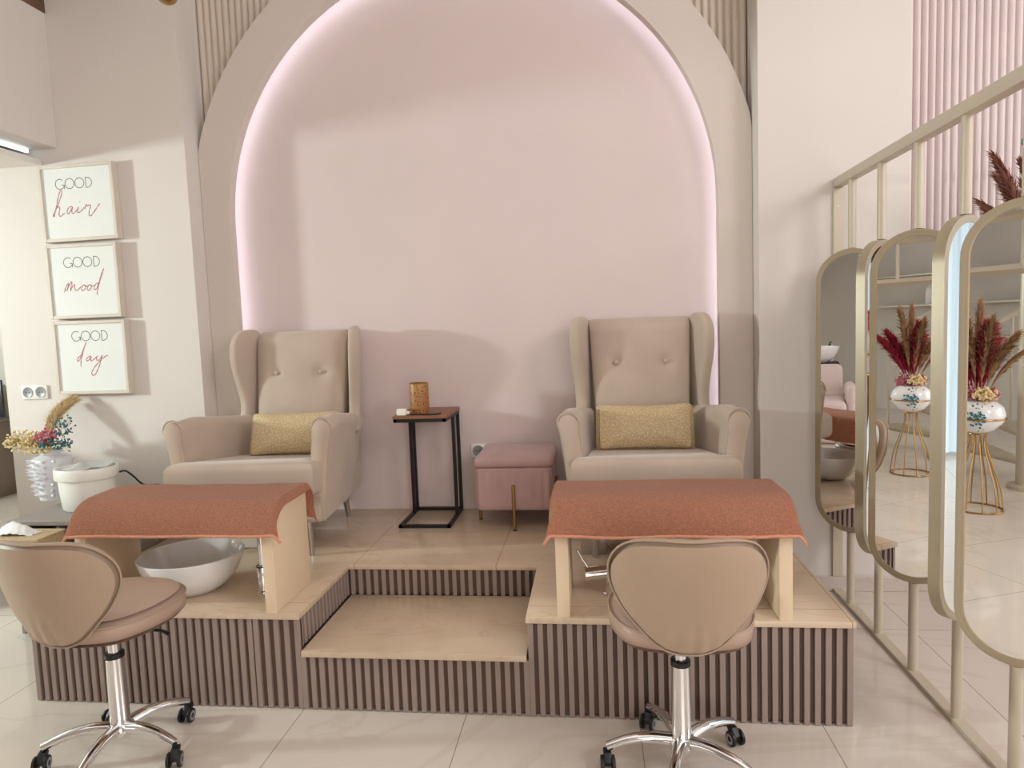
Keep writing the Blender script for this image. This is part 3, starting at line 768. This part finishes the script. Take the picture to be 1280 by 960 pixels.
SCRIPT = {
 'hair': [[(-.02, -.02), (.3, .45), (.68, 1.15), (.83, 1.52), (.80, 1.66), (.70, 1.62), (.50, 1.15), (.30, .55), (.08, -.02), (.02, -.02), (.25, .40), (.48, .58), (.56, .45), (.46, .05), (.60, -.08), (.90, .12)],
          [(1.55, .52), (1.30, .50), (1.10, .22), (1.16, .06), (1.34, .20), (1.55, .50), (1.46, .20), (1.52, .06), (1.76, .18), (1.98, .40)],
          [(2.02, .50), (1.90, .22), (1.95, .08), (2.15, .16), (2.42, .42)], [(2.12, .83), (2.16, .86)],
          [(2.45, .28), (2.56, .52), (2.62, .60), (2.66, .50), (2.86, .56), (2.92, .48), (2.78, .10), (2.74, -.14), (2.90, -.18), (3.2, .12), (3.62, .60)]],
 'mood': [[(0, 0), (.18, .40), (.34, .62), (.40, .58), (.26, .24), (.20, .08), (.42, .46), (.62, .72), (.68, .66), (.54, .26), (.52, .10), (.72, .42), (.88, .52), (.86, .26), (.92, .10), (1.10, .12), (1.36, .34)],
          [(1.72, .46), (1.55, .44), (1.40, .20), (1.46, .06), (1.64, .12), (1.76, .36), (1.70, .46), (1.74, .36), (1.92, .38)],
          [(2.16, .46), (2.00, .44), (1.86, .20), (1.92, .06), (2.10, .12), (2.22, .36), (2.14, .46), (2.20, .36), (2.40, .38)],
          [(2.78, .56), (2.58, .50), (2.40, .22), (2.46, .08), (2.66, .24), (2.92, .80), (3.10, 1.20), (3.26, 1.50), (3.30, 1.56), (3.12, 1.16), (2.86, .56), (2.70, .12), (2.62, -.22), (2.64, -.30)]],
 'day': [[(.42, .36), (.22, .32), (.02, .06), (.06, -.06), (.24, .10), (.52, .70), (.80, 1.22), (.86, 1.36), (.70, 1.04), (.48, .44), (.30, -.12), (.28, -.46)],
         [(1.20, .30), (1.00, .28), (.78, .06), (.84, -.06), (1.02, .06), (1.20, .28), (1.12, .04), (1.18, -.06), (1.42, .06), (1.62, .22)],
         [(1.72, .34), (1.62, .08), (1.72, -.04), (1.94, .10), (2.14, .36), (2.06, .14), (1.86, -.36), (1.64, -.80), (1.40, -1.12), (1.22, -1.18), (1.14, -1.02), (1.24, -.78), (1.56, -.40), (2.02, .02), (2.40, .26), (2.60, .34)]]}
def picture(x0, x1, z0, z1, word, ox, oz, k, label, rot=0.):
    w, h = x1 - x0, z1 - z0; cx, cz = (x0 + x1) / 2, (z0 + z1) / 2
    t = thing('framed_picture', label, 'picture', (cx, YP - .001, cz), 0, 'framed lettering on the left wall')
    t.rotation_euler = (0, rot, 0)
    fw, dp = .017, .045
    b = BM(); t2 = [(-w/2, -h/2), (w/2, -h/2), (w/2, h/2), (-w/2, h/2)]
    for lo, hi in (((-w/2, -dp, -h/2), (-w/2 + fw, 0, h/2)), ((w/2 - fw, -dp, -h/2), (w/2, 0, h/2)), ((-w/2 + fw, -dp, -h/2), (w/2 - fw, 0, -h/2 + fw)), ((-w/2 + fw, -dp, h/2 - fw), (w/2 - fw, 0, h/2))):
        box(b, lo, hi, .0015, 1)
    obj('frame', b, M['frame'], t)
    b = BM(); box(b, (-w/2 + fw, -dp + .008, -h/2 + fw), (w/2 - fw, -dp + .013, h/2 - fw)); pr = obj('print', b, M['print'], t)
    b = BM(); good(b, ox - .008, oz, .052, -dp + .0078); g = obj('grey_lettering', b, M['ink'], pr); g['label'] = 'thin grey capitals reading GOOD'
    b = BM()
    for s in SCRIPT[word]: stroke(b, s, .0027, ox + k[0], oz + k[1], k[2], -dp + .0078, True)
    g = obj('rose_lettering', b, M['pinkink'], pr); g['label'] = 'rose script reading ' + word
    return t
picture(-2.648, -2.218, 1.900, 2.300, 'hair', -.082, .075, (-.070, -.134, .0760), 'topmost framed print on the left wall, reading GOOD hair', -.008)
picture(-2.650, -2.235, 1.490, 1.885, 'mood', -.068, .075, (-.050, -.130, .0730), 'middle framed print on the left wall, reading GOOD mood', 0)
picture(-2.650, -2.225, 1.080, 1.476, 'day', -.066, .090, (-.018, -.105, .0700), 'lowest framed print on the left wall, reading GOOD day', .008)

# sockets
def sockets(x, y, z, n, label, w=.078):
    t = thing('wall_socket', label, 'socket', (x, y, z))
    b = BM(); box(b, (-w * n / 2, -.010, -w / 2), (w * n / 2, 0, w / 2), .003, 2); obj('plate', b, M['white'], t)
    for i in range(n):
        cx = (-n / 2 + .5 + i) * w
        mt = Matrix.Translation((cx, -.0102, 0)) @ Matrix.Rotation(PI / 2, 4, 'X')
        b = BM(); lathe(b, [(.030, 0), (.030, .0022), (.0275, .0024), (.025, .0008), (0, .0008)], 28, mtx=mt); ins = obj('insert', b, M['wheel'], t)
        b = BM()
        for s in (-.009, .009): lathe(b, [(.0034, .0006), (.0034, .0014), (0, .0014)], 10, mtx=mt @ Matrix.Translation((s, 0, 0)))
        obj('pin_holes', b, M['black'], ins)
    return t
sockets(-2.822, YP - .0005, 1.095, 2, 'white double socket on the left wall beside the lowest print')
sockets(-.385, YW - .0005, .685, 1, 'white single socket on the pink niche wall beside the ottoman')

# ================================================================== LEFT CORNER: SIDE TABLE, VASE, WAX POT, TISSUES
t = thing('console_table', 'grey-taupe console table against the left wall under the white wax pot', 'table', (-2.22, .80, 0))
b = BM(); box(b, (-.245, -.265, .525), (.312, .265, .548), .002, 1); obj('table_top', b, M['taupe'], t)
b = BM(); box(b, (-.01, -.25, .0), (.012, .25, .525), .002, 1); obj('leg_panel', b, M['taupe'], t)
b = BM(); box(b, (-.235, -.25, .0), (-.216, .25, .525), .002, 1); obj('leg_panel', b, M['taupe'], t)
b = BM(); box(b, (.28, -.25, .0), (.30, .25, .525), .002, 1); obj('leg_panel', b, M['taupe'], t)
b = BM(); box(b, (-.215, -.475, .404), (.10, .25, .42), .002, 1); obj('pull_out_shelf', b, M['taupe'], t)
ZC = .548
def branchy(b, base, d, L, r, n, spread, rnd, leaf):
    pass
t = thing('flower_vase', 'white spiky ceramic vase of dried flowers on the console table', 'vase', (-2.578, .955, ZC))
prof = [(0, 0), (.062, 0), (.066, .006), (.072, .06), (.082, .13), (.092, .19), (.094, .225), (.086, .25), (.06, .262), (.045, .272), (.045, .292), (.050, .30), (.044, .298), (.040, .27), (0, .25)]
b = BM(); lathe(b, prof, 48); rnd = random.Random(5)
def vr(z):
    for (r0, z0), (r1, z1) in zip(prof[2:8], prof[3:9]):
        if z0 <= z <= z1: return r0 + (r1 - r0) * (z - z0) / (z1 - z0)
    return .07
sp = []
for k in range(4000):
    a = rnd.gauss(math.radians(205), .85); z = rnd.uniform(.024, .245); r = vr(z); q = Vector((r * math.cos(a), r * math.sin(a), z))
    if all((q - w_).length > .029 for w_ in sp): sp.append(q)
for p_ in sp:
    n = Vector((p_.x, p_.y, .02)).normalized(); L = rnd.uniform(.022, .036)
    tube(b, [p_ - n * .008, p_ + n * L * .45, p_ + n * L], [.0135, .0068, .0006], 7)
for v in b.verts: v.co.z *= .87
obj('vase_body', b, M['vase'], t, 40)
def plume(b, base, tip, bend, width, n, rnd, hair=.06, seed_w=.0012):
    """a pampas plume: curved stem, hundreds of fine drooping hairs"""
    base, tip, bend = Vector(base), Vector(tip), Vector(bend)
    def C(t): return base * (1 - t) ** 2 + bend * 2 * t * (1 - t) + tip * t * t
    tube(b, [C(i / 12) for i in range(13)], [.0022 * (1 - .7 * i / 12) for i in range(13)], 5)
    for k in range(n):
        t = .22 + .78 * rnd.random() ** .85
        p = C(t); d = (C(min(1, t + .03)) - C(t - .03)).normalized()
        prof_w = width * math.sin(PI * min(1, (t - .18) / .86)) ** .7
        side = Vector((rnd.gauss(0, 1), rnd.gauss(0, 1), rnd.gauss(0, .6))); side = (side - d * side.dot(d)).normalized()
        L = hair * rnd.uniform(.6, 1.15)
        q = p + d * L * .7 + side * prof_w * rnd.uniform(.35, 1); mid = p + d * L * .45 + side * prof_w * .35
        q.z -= .12 * L
        w = d.cross(side) * seed_w
        v = [b.verts.new(x) for x in (p - w * .5, p + w * .5, mid + w, mid - w)]; b.faces.new(v)
        e = b.verts.new(q); b.faces.new((v[3], v[2], e))
def cluster(b, c, rad, n, size, rnd, sq=(1, 1, 1), stems=None):
    for k in range(n):
        d = Vector((rnd.gauss(0, 1) * sq[0], rnd.gauss(0, 1) * sq[1], rnd.gauss(0, 1) * sq[2])); d = d.normalized() * rad * rnd.uniform(.35, 1)
        p = Vector(c) + Vector((d.x * sq[0], d.y * sq[1], d.z * sq[2])); s = size * rnd.uniform(.6, 1.2)
        tt = bmesh.new(); bmesh.ops.create_icosphere(tt, subdivisions=1, radius=s); merge(b, tt, Matrix.Translation(p))
        if stems is not None: tube(stems, [Vector(c) * .5 + p * .5 + Vector((0, 0, -.01)), p], .0008, 4, False)
rnd = random.Random(12)
b = BM(); st = BM()
for dx in (-.03, -.01, .01, .02): plume(b, (-.01, .0, .28), (.012 + dx * 1.2, .145, .56 - abs(dx) * 1.4), (-.055 + dx, .05, .47), .05, 620, rnd, .075, .0012)
bmesh.ops.translate(b, vec=(0, 0, -.042), verts=b.verts); obj('pampas_plume', b, M['plume'], t, 180)
b = BM(); cluster(b, (.015, -.03, .375), .062, 120, .0075, rnd, (1, 1, .75), st); bmesh.ops.translate(b, vec=(0, 0, -.042), verts=b.verts); obj('pink_flowers', b, M['floret_pink'], t, 180)
b = BM(); cluster(b, (.03, -.05, .345), .05, 60, .0062, rnd, (1, 1, .8), st); cluster(b, (.105, -.02, .415), .06, 70, .0055, rnd, (.8, 1, 1.2), st); cluster(b, (.11, -.03, .33), .05, 55, .0058, rnd, (1, 1, .8), st)
bmesh.ops.translate(b, vec=(0, 0, -.042), verts=b.verts); obj('teal_flowers', b, M['floret_teal'], t, 180)
b = BM(); cluster(b, (.0, -.06, .305), .05, 60, .0055, rnd, (1.3, 1, .5), st); cluster(b, (-.045, -.02, .345), .07, 120, .0055, rnd, (1.1, 1, .7), st); bmesh.ops.translate(b, vec=(0, 0, -.042), verts=b.verts); obj('cream_flowers', b, M['floret_cream'], t, 180); b = BM(); cluster(b, (-.125, -.02, .352), .085, 240, .007, rnd, (1.3, 1, .8), st)
bmesh.ops.translate(b, vec=(0, 0, -.042), verts=b.verts); obj('cream_flowers', b, M['floret_cream'], t, 180)
for q in ((.03, -.02, .4), (-.1, -.01, .35), (.1, -.02, .38), (.1, -.02, .33), (-.03, 0, .36)): tube(st, [(0, 0, .265), (q[0] * .5, q[1] * .5, .31), q], .0014, 5)
bmesh.ops.translate(st, vec=(0, 0, -.042), verts=st.verts); obj('stems', st, M['stem'], t, 180)

t = thing('wax_pot', 'white round-rimmed wax pot with a folded cloth, right of the spiky vase', 'pot', (-2.222, .76, ZC), .1)
b = BM(); lathe(b, [(0, 0), (.108, 0), (.118, .008), (.127, .10), (.130, .150), (.142, .152), (.145, .157), (.145, .20), (.142, .206), (.133, .206), (.128, .17), (0, .165)], 56, sx=1.0, sy=.8); obj('tub', b, M['white'], t, 50)
b = BM(); NXc = 30; G = []
for i in range(NXc + 1):
    row = []
    for j in range(NXc + 1):
        x = -.13 + .26 * i / NXc; y = -.1 + .2 * j / NXc; rr = math.hypot(x / .14, y / .11)
        row.append(b.verts.new((x, y, .190 + .020 * noise.noise(Vector((x * 14, y * 14, 2))) + .014 + .022 * max(0, 1 - rr) + .012 * x / .13)))
    G.append(row)
for i in range(NXc):
    for j in range(NXc):
        x = -.13 + .26 * (i + .5) / NXc; y = -.1 + .2 * (j + .5) / NXc
        if (x / .127) ** 2 + (y / .10) ** 2 < 1: b.faces.new((G[i][j], G[i + 1][j], G[i + 1][j + 1], G[i][j + 1]))
for v in [v for v in b.verts if not v.link_faces]: b.verts.remove(v)
bmesh.ops.solidify(b, geom=b.faces[:], thickness=.006); obj('liner_cloth', b, M['paper'], t, 180)
b = BM(); tube(b, smooth_open([(.150, .02, .17), (.175, .03, .172), (.20, .05, .14), (.21, .12, .08), (.215, .27, .04), (.215, .335, -.05), (.215, .335, -.2)], 5), .0045, 8); obj('power_cable', b, M['black'], t)

t = thing('tissue_box', 'woven rattan tissue box with a white tissue pulled up, in front of the console table', 'tissue box', (-2.28, .41, .4205))
b = BM()
for lo, hi in (((-.15, -.075, 0), (.15, -.066, .095)), ((-.15, .066, 0), (.15, .075, .095)), ((-.15, -.066, 0), (-.14, .066, .095)), ((.14, -.066, 0), (.15, .066, .095))): box(b, lo, hi, .001, 1)
obj('woven_sides', b, M['rattan'], t)
b = BM(); prism(b, rrect(.31, .16, .006), PLAN, .095, .106, .001, 1); obj('lid', b, M['rattan'], t)
b = BM(); G = []
for i in range(25):
    row = []
    for j in range(13):
        u = -1 + 2 * i / 24; v = -1 + 2 * j / 12
        x = u * .10 - .02; y = v * .045 * (1 - .3 * abs(u)); z = .107 + .055 * (1 - abs(u) ** 1.6) * (1 - .8 * abs(v)) + .012 * noise.noise(Vector((u * 4, v * 3, 1)))
        row.append(b.verts.new((x, y, max(.1065, z))))
    G.append(row)
for i in range(24):
    for j in range(12): b.faces.new((G[i][j], G[i + 1][j], G[i + 1][j + 1], G[i][j + 1]))
obj('tissue', b, M['paper'], t, 180)
t = thing('sideboard', 'taupe sideboard far back past the end of the left wall', 'cabinet', (-5.27, 3.13, 0))
b = BM(); box(b, (-.20, -.26, .0), (.20, .26, .68), .004, 2); obj('carcass', b, M['taupe_dark'], t)
b = BM(); box(b, (-.21, -.265, .68), (.21, .265, .70), .003, 1); obj('counter_top', b, M['taupe'], t)
t = thing('monitor', 'dark screen on the sideboard at the far left edge', 'screen', (-5.2, 3.15, .70))
b = BM(); box(b, (-.25, -.012, .03), (.25, .012, .36), .004, 2); obj('panel', b, M['dark'], t)
b = BM(); box(b, (-.1, -.06, 0), (.1, .06, .012), .003, 1); box(b, (-.03, .0, .010), (.03, .012, .12), .002, 1); obj('stand', b, M['black'], t)
t = thing('reception_desk', 'taupe counter just outside the left edge, casting a slanted shadow low on the wall', 'counter', (-3.7, .80, 0))
b = BM(); box(b, (-.42, -.2, .0), (.42, .2, .92), .004, 2); obj('carcass', b, M['taupe_dark'], t)
b = BM(); box(b, (-.44, -.22, .92), (.44, .215, .95), .003, 1); obj('counter_top', b, M['taupe'], t)

t = thing('waste_bin', 'dark teal bin on the floor under the console table', 'bin', (-2.075, .66, 0))
b = BM(); lathe(b, [(0, 0), (.065, 0), (.07, .006), (.085, .44), (.09, .45), (.085, .455), (.08, .44), (.065, .02), (0, .02)], 36); obj('bucket', b, M['teal_dark'], t)
b = BM(); lathe(b, [(.091, .448), (.093, .462), (.05, .485), (0, .49)], 36); obj('lid', b, M['teal_dark'], t)
# brass pendant ball, mostly above the frame
t = thing('pendant_lamp', 'brass pendant ball hanging at the top left of the picture', 'pendant lamp', (-1.46, .52, 2.79))
b = BM(); lathe(b, [(0, -.045), (.017, -.0417), (.032, -.032), (.0417, -.017), (.045, 0), (.0417, .017), (.032, .032), (.017, .0417), (0, .045)], 32); obj('ball', b, M['brass'], t, 180)
b = BM(); tube(b, [(0, 0, .043), (0, 0, .98)], .005, 8); obj('rod', b, M['brass'], t)
b = BM(); lathe(b, [(0, 1.0085), (.05, 1.0085), (.05, .99), (0, .98)], 24); obj('ceiling_rose', b, M['brass'], t)

# ================================================================== METAL SCREEN WITH PILL MIRRORS
XS = 1.416; YS = [.983, .6755, .368, .0604, -.247, -.555, -.863, -1.17]
MT, MB = 1.647, .355
sc = thing('metal_screen', 'champagne metal post-and-rail screen at right that carries the pill-shaped mirrors', 'screen', (XS, 0, 0))
YE = -1.45
b = BM(); box(b, (-.022, YE, .0), (.022, YP - .013, .016), .002, 1); obj('floor_rail', b, M['metal'], sc)
b = BM(); box(b, (-.022, YE, 1.948), (.022, YP - .002, 1.99), .003, 2); obj('top_rail', b, M['metal'], sc)
b = BM(); box(b, (-.022, YP - .0135, .076), (.026, YP - .0015, 1.948), .002, 1); ep = obj('wall_bar', b, M['metal'], sc)
b = BM()
for z in (1.86, 1.0, .25): lathe(b, [(0, .002), (.004, .0016), (.005, 0)], 12, mtx=Matrix.Translation((-.002, YP - .0137, z)) @ Matrix.Rotation(PI / 2, 4, 'X'))
obj('screws', b, M['steel'], ep)
for y in YS:
    b = BM(); tube(b, [(0, y, .015), (0, y, MB - .002)], .0165, 16, True); obj('post', b, M['metal'], sc)
    b = BM(); tube(b, [(0, y, MT + .002), (0, y, 1.949)], .0165, 16, True); obj('post', b, M['metal'], sc)
def mirror(y, ang, side, label):
    """ang: how far the face is turned from the screen's normal towards the camera; side +1 faces left, -1 faces right"""
    w, T = .30, .036; h = MT - MB; r = w / 2
    t = thing('pill_mirror', label, 'mirror', (XS, y, (MT + MB) / 2), 0, 'pill-shaped mirrors on the metal screen')
    out = []
    for cx, cz, a0 in ((0, h / 2 - r, 0), (0, -h / 2 + r, 180)):
        for k in range(25):
            a = math.radians(a0 + 180 * k / 24); out.append((cx + r * math.cos(a), cz + r * math.sin(a)))
    # local: x along the face, y out of the face (towards -y), z up
    n = Vector((-side * math.cos(ang), -math.sin(ang), 0)); tx = Vector((-n.y, n.x, 0))
    R = Matrix(((tx.x, -n.x, 0), (tx.y, -n.y, 0), (0, 0, 1))).to_4x4()
    t.matrix_world = Matrix.Translation((XS, y, (MT + MB) / 2)) @ R
    def ring(b, d0, y0, d1, y1):
        pass
    b = BM(); prof = [(0, .5), (0, -.485), (.0035, -.5), (.011, -.5), (.013, -.485), (.0165, -.485), (.0185, -.5), (.022, -.497), (.024, -.46), (.024, .49)]
    V = []
    for (x, z) in out:
        l = math.hypot(x, z - math.copysign(h / 2 - r, z)); cz = math.copysign(h / 2 - r, z)
        dx, dz = (x / l, (z - cz) / l)
        V.append([b.verts.new((x - dx * d, q * T, z - dz * d)) for d, q in prof])
    N = len(out); K = len(prof)
    for i in range(N):
        A, B = V[i], V[(i + 1) % N]
        for k in range(K): b.faces.new((A[k], A[(k + 1) % K], B[(k + 1) % K], B[k]))
    obj('frame', b, M['metal2'], t, 35)
    sc_ = (w / 2 - .0235) / (w / 2)
    gl = [(x * sc_, math.copysign(h / 2 - r, z) + (z - math.copysign(h / 2 - r, z)) * sc_) for x, z in out]
    b = BM(); prism(b, gl, FRONT, -.445 * T, -.40 * T); obj('glass', b, M['mirror'], t, 30, False)
    b = BM(); prism(b, gl, FRONT, .40 * T, .46 * T); obj('back_board', b, M['metal2'], t, 30, False)
    return t
R_ = math.radians
mirror(YS[0], R_(59), 1, 'farthest pill mirror on the screen, reflecting a basin and a terracotta towel')
mirror(YS[1], R_(50), -1, 'narrow edge-on pill mirror between the two farther left-facing mirrors')
mirror(YS[2], R_(60), 1, 'middle pill mirror on the screen, reflecting flowers and the platform corner')
mirror(YS[3], R_(53), -1, 'edge-on pill mirror with a bright window strip, left of the nearest mirror')
mirror(YS[4], R_(55.5), 1, 'nearest pill mirror cut by the right picture edge, reflecting flowers on a gold stand')

# ================================================================== FLOWERS BEHIND THE SCREEN
def arrangement(name, loc, cols, rnd, label, stand_h, group=None, s=1.0, pot=True):
    t = thing(name, label, 'flowers', loc, 0, group)
    b = BM(); 
    tube(b, [(.15 * math.cos(2 * PI * k / 40), .15 * math.sin(2 * PI * k / 40), .006) for k in range(41)], .006, 8)
    for k in range(10):
        a = 2 * PI * k / 10; c, q = math.cos(a), math.sin(a)
        tube(b, smooth_open([(.15 * c, .15 * q, .006), (.125 * c, .125 * q, stand_h * .35), (.065 * c, .065 * q, stand_h * .72), (.045 * c, .045 * q, stand_h * .9), (.05 * c, .05 * q, stand_h)], 4), .0045, 6)
    tube(b, [(.05 * math.cos(2 * PI * k / 24), .05 * math.sin(2 * PI * k / 24), stand_h) for k in range(25)], .005, 8)
    obj('wire_stand', b, M['brass'], t)
    z = stand_h + .004
    b = BM(); lathe(b, [(0, z), (.05, z), (.10, z + .03), (.145, z + .085), (.155, z + .13), (.14, z + .18), (.10, z + .215), (.06, z + .225), (.05, z + .215), (.05, z + .19), (0, z + .18)], 40); pt = obj('pot', b, M['ceramic'], t, 60)
    b = BM()
    for k in range(60):
        a = rnd.gauss(.9, .22); zz = z + .125 + rnd.gauss(0, .035); rr = .1555
        p = Vector((rr * math.cos(a) * 1.0, rr * math.sin(a), zz)); tt = bmesh.new(); bmesh.ops.create_icosphere(tt, subdivisions=1, radius=rnd.uniform(.004, .009)); merge(b, tt, Matrix.Translation(p))
    obj('teal_decoration', b, M['floret_teal'], pt, 180)
    b = BM(); tube(b, [(.158 * math.cos(2 * PI * k / 48), .158 * math.sin(2 * PI * k / 48), z + .105) for k in range(49)], .005, 8); obj('ring_holder', b, M['brass'], t)
    z += .2
    for mname, pls in cols:
        b = BM()
        for (dx, dy, dz, wd, nn) in pls: plume(b, (dx * .12, dy * .12, z), (dx, dy, z + dz), (dx * .35, dy * .35, z + dz * .62), wd, nn, rnd, .17, .0042)
        obj({'plume_red': 'crimson_plumes', 'plume_tan': 'tan_plumes', 'plume_brown': 'russet_plumes'}[mname], b, M[mname], t, 180)
    b = BM(); st = BM(); cluster(b, (-.03, -.04, z + .06), .11, 160, .012, rnd, (1.1, 1.1, .7), st); obj('pink_flowers', b, M['floret_pink'], t, 180)
    b = BM(); cluster(b, (.08, .05, z + .07), .08, 80, .011, rnd, (1, 1, .8), st); obj('cream_flowers', b, M['floret_cream'], t, 180); obj('stems', st, M['stem'], t, 180)
    return t
rnd = random.Random(21)
reds = [(rnd.uniform(-.20, .10), rnd.uniform(-.16, .16), rnd.uniform(.30, .50), .10, 460) for k in range(11)]
tans = [(.16, .10, .52, .085, 380), (.22, .0, .42, .085, 380), (.02, .16, .60, .085, 380), (.26, -.08, .36, .04, 200), (-.02, -.02, .62, .085, 380)]
arrangement('flower_stand', (-.78, -2.62, 0), [('plume_red', reds), ('plume_tan', tans)], rnd, 'crimson and tan dried flowers in a white pot on gold wire stand, seen in mirrors', .52, 'dried flower arrangements')
rnd = random.Random(33)
a2 = [(-.22, -.02, .66, .06, 380), (-.16, .05, .58, .06, 380), (-.19, .10, .50, .06, 380), (-.10, .02, .62, .07, 380), (-.12, -.06, .72, .045, 260), (.02, .05, .66, .045, 260), (.16, .0, .60, .045, 240), (-.05, .1, .56, .045, 240)]
fl = arrangement('flower_stand', (2.12, .78, 0), [('plume_brown', a2)], rnd, 'russet dried flowers with a teal bloom behind the screen at the right picture edge', 1.05, 'dried flower arrangements')
b = BM(); cluster(b, (-.10, -.06, 2.01), .05, 60, .012, rnd, (1.2, 1, .5)); tube(b, [(0, 0, 1.3), (-.08, -.05, 1.7), (-.10, -.06, 2.01)], .004, 6); obj('teal_bloom', b, M['floret_teal'], fl, 180)

# ================================================================== SEEN ONLY IN THE MIRRORS: STAIR, SHELF, WASH UNITS
t = thing('spiral_staircase', 'cream spiral staircase with a round newel, seen in the mirrors', 'staircase', (-1.05, -3.42, 0))
b = BM(); lathe(b, [(0, 0), (.14, 0), (.14, .03), (.085, .035), (.085, 3.79), (0, 3.79)], 32); obj('newel', b, M['metal'], t)
for k in range(16):
    a = R_(200 + 22 * k); z = .2 * (k + 1)
    rot = Matrix.Rotation(a, 4, 'Z')
    b = BM(); prism(b, [(.08, -.05), (.85, -.17), (.85, .17), (.08, .05)], PLAN, z - .03, z, .003, 1, rot); tr = obj('tread', b, M['metal'], t)
    b = BM(); tube(b, [rot @ Vector((.82, 0, z)), rot @ Vector((.82, 0, z + .9))], .012, 8); obj('baluster', b, M['metal'], tr)
b = BM(); tube(b, [(.82 * math.cos(R_(200 + 22 * k / 2)), .82 * math.sin(R_(200 + 22 * k / 2)), .2 * (k / 2 + 1) + .9) for k in range(0, 22)], .02, 10); obj('handrail', b, M['metal'], t)

b = BM()
G0, G1 = Vector((-.75, .72, 0)), Vector((.95, .25, 0))
for z in (1.62, 1.98, 2.34): tube(b, [G0 + Vector((0, 0, z)), G1 + Vector((0, 0, z))], .035, 4)
for k in range(6): tube(b, [G0.lerp(G1, k / 5) + Vector((0, 0, 1.62)), G0.lerp(G1, k / 5) + Vector((0, 0, 2.34))], .018, 4)
obj('landing_guard', b, M['metal'], t)
t = thing('wall_shelf', 'cream wall shelves behind the stair with pump bottles, seen in the mirrors', 'shelf', (-2.6, -5.99, 0))
for z in (1.05, 1.45, 1.85):
    b = BM(); box(b, (-1.1, 0.001, z - .025), (1.1, .26, z), .002, 1); obj('shelf_board', b, M['metal'], t)
def bottle(x, z, m, label, s=1.0):
    t = thing('pump_bottle', label, 'bottle', (x, -5.86, z), 0, 'pump bottles on the shelf')
    b = BM(); lathe(b, [(0, 0), (.05 * s, 0), (.055 * s, .01), (.055 * s, .16 * s), (.04 * s, .20 * s), (.016 * s, .215 * s), (.016 * s, .235 * s), (0, .235 * s)], 24); obj('bottle_body', b, m, t)
    b = BM(); lathe(b, [(0, .235 * s), (.018 * s, .235 * s), (.018 * s, .255 * s), (.006, .258 * s), (.006, .29 * s), (0, .29 * s)], 16); tube(b, [(0, 0, .285 * s), (.045 * s, 0, .28 * s)], .007 * s, 8); obj('pump', b, M['black'], t)
for k, (x, z, m, l) in enumerate(((-2.9, 1.4505, 'white', 'white pump bottle on the middle shelf, left one'), (-2.3, 1.4505, 'white', 'white pump bottle on the middle shelf, centre one'), (-1.9, 1.0505, 'blue', 'blue pump bottle on the bottom shelf, seen in the mirrors'))): bottle(x, z, M[m], l, 1.1)

def wash_unit(loc, rz, label):
    t = thing('wash_unit', label, 'wash chair', loc, rz, 'backwash units')
    b = BM(); box(b, (-.30, -.30, .0), (.30, .30, .30), .05, 3); obj('plinth', b, M['salonpink'], t)
    b = BM(); box(b, (-.28, -.38, .30), (.28, .28, .46), .06, 4); obj('seat', b, M['salonpink'], t)
    b = BM(); box(b, (-.27, -.07, 0), (.27, .07, .42), .06, 4, Matrix.Translation((0, .30, .40)) @ Matrix.Rotation(R_(-20), 4, 'X')); obj('backrest', b, M['salonpink'], t)
    for s in (-1, 1):
        b = BM(); box(b, (s * .33 - .05, -.32, .1), (s * .33 + .05, .28, .62), .045, 3); obj('arm', b, M['salonpink'], t)
    b = BM(); box(b, (-.25, .62, 0), (.25, 1.05, .80), .02, 2); obj('cabinet', b, M['black'], t)
    b = BM(); lathe(b, [(0, .80), (.12, .80), (.2, .86), (.25, .97), (.25, .99), (.235, .99), (.18, .88), (.1, .84), (0, .835)], 36, (0, .72, 0), 1, 1.05); obj('basin', b, M['ceramic'], t)
    return t
w = wash_unit((-1.95, -2.25, 0), R_(135), 'nearer blush backwash chair with white basin, seen in the farthest mirror')
dup(w, (-2.55, -1.55, 0), R_(135), 'farther blush backwash chair with white basin, nearer the left window')

for k, (x, y, m_, l) in enumerate(((-2.749, -2.837, 'blue', 'blue pump bottle on the black backwash cabinet, seen in the farthest mirror'), (-2.537, -3.049, 'white', 'white pump bottle on the black backwash cabinet, seen in the farthest mirror'))):
    bottle(0, .8005, M[m_], l, .8); o = [q for q in D.objects if q.get('label') == l][0]; o.location = (x, y, .8015)
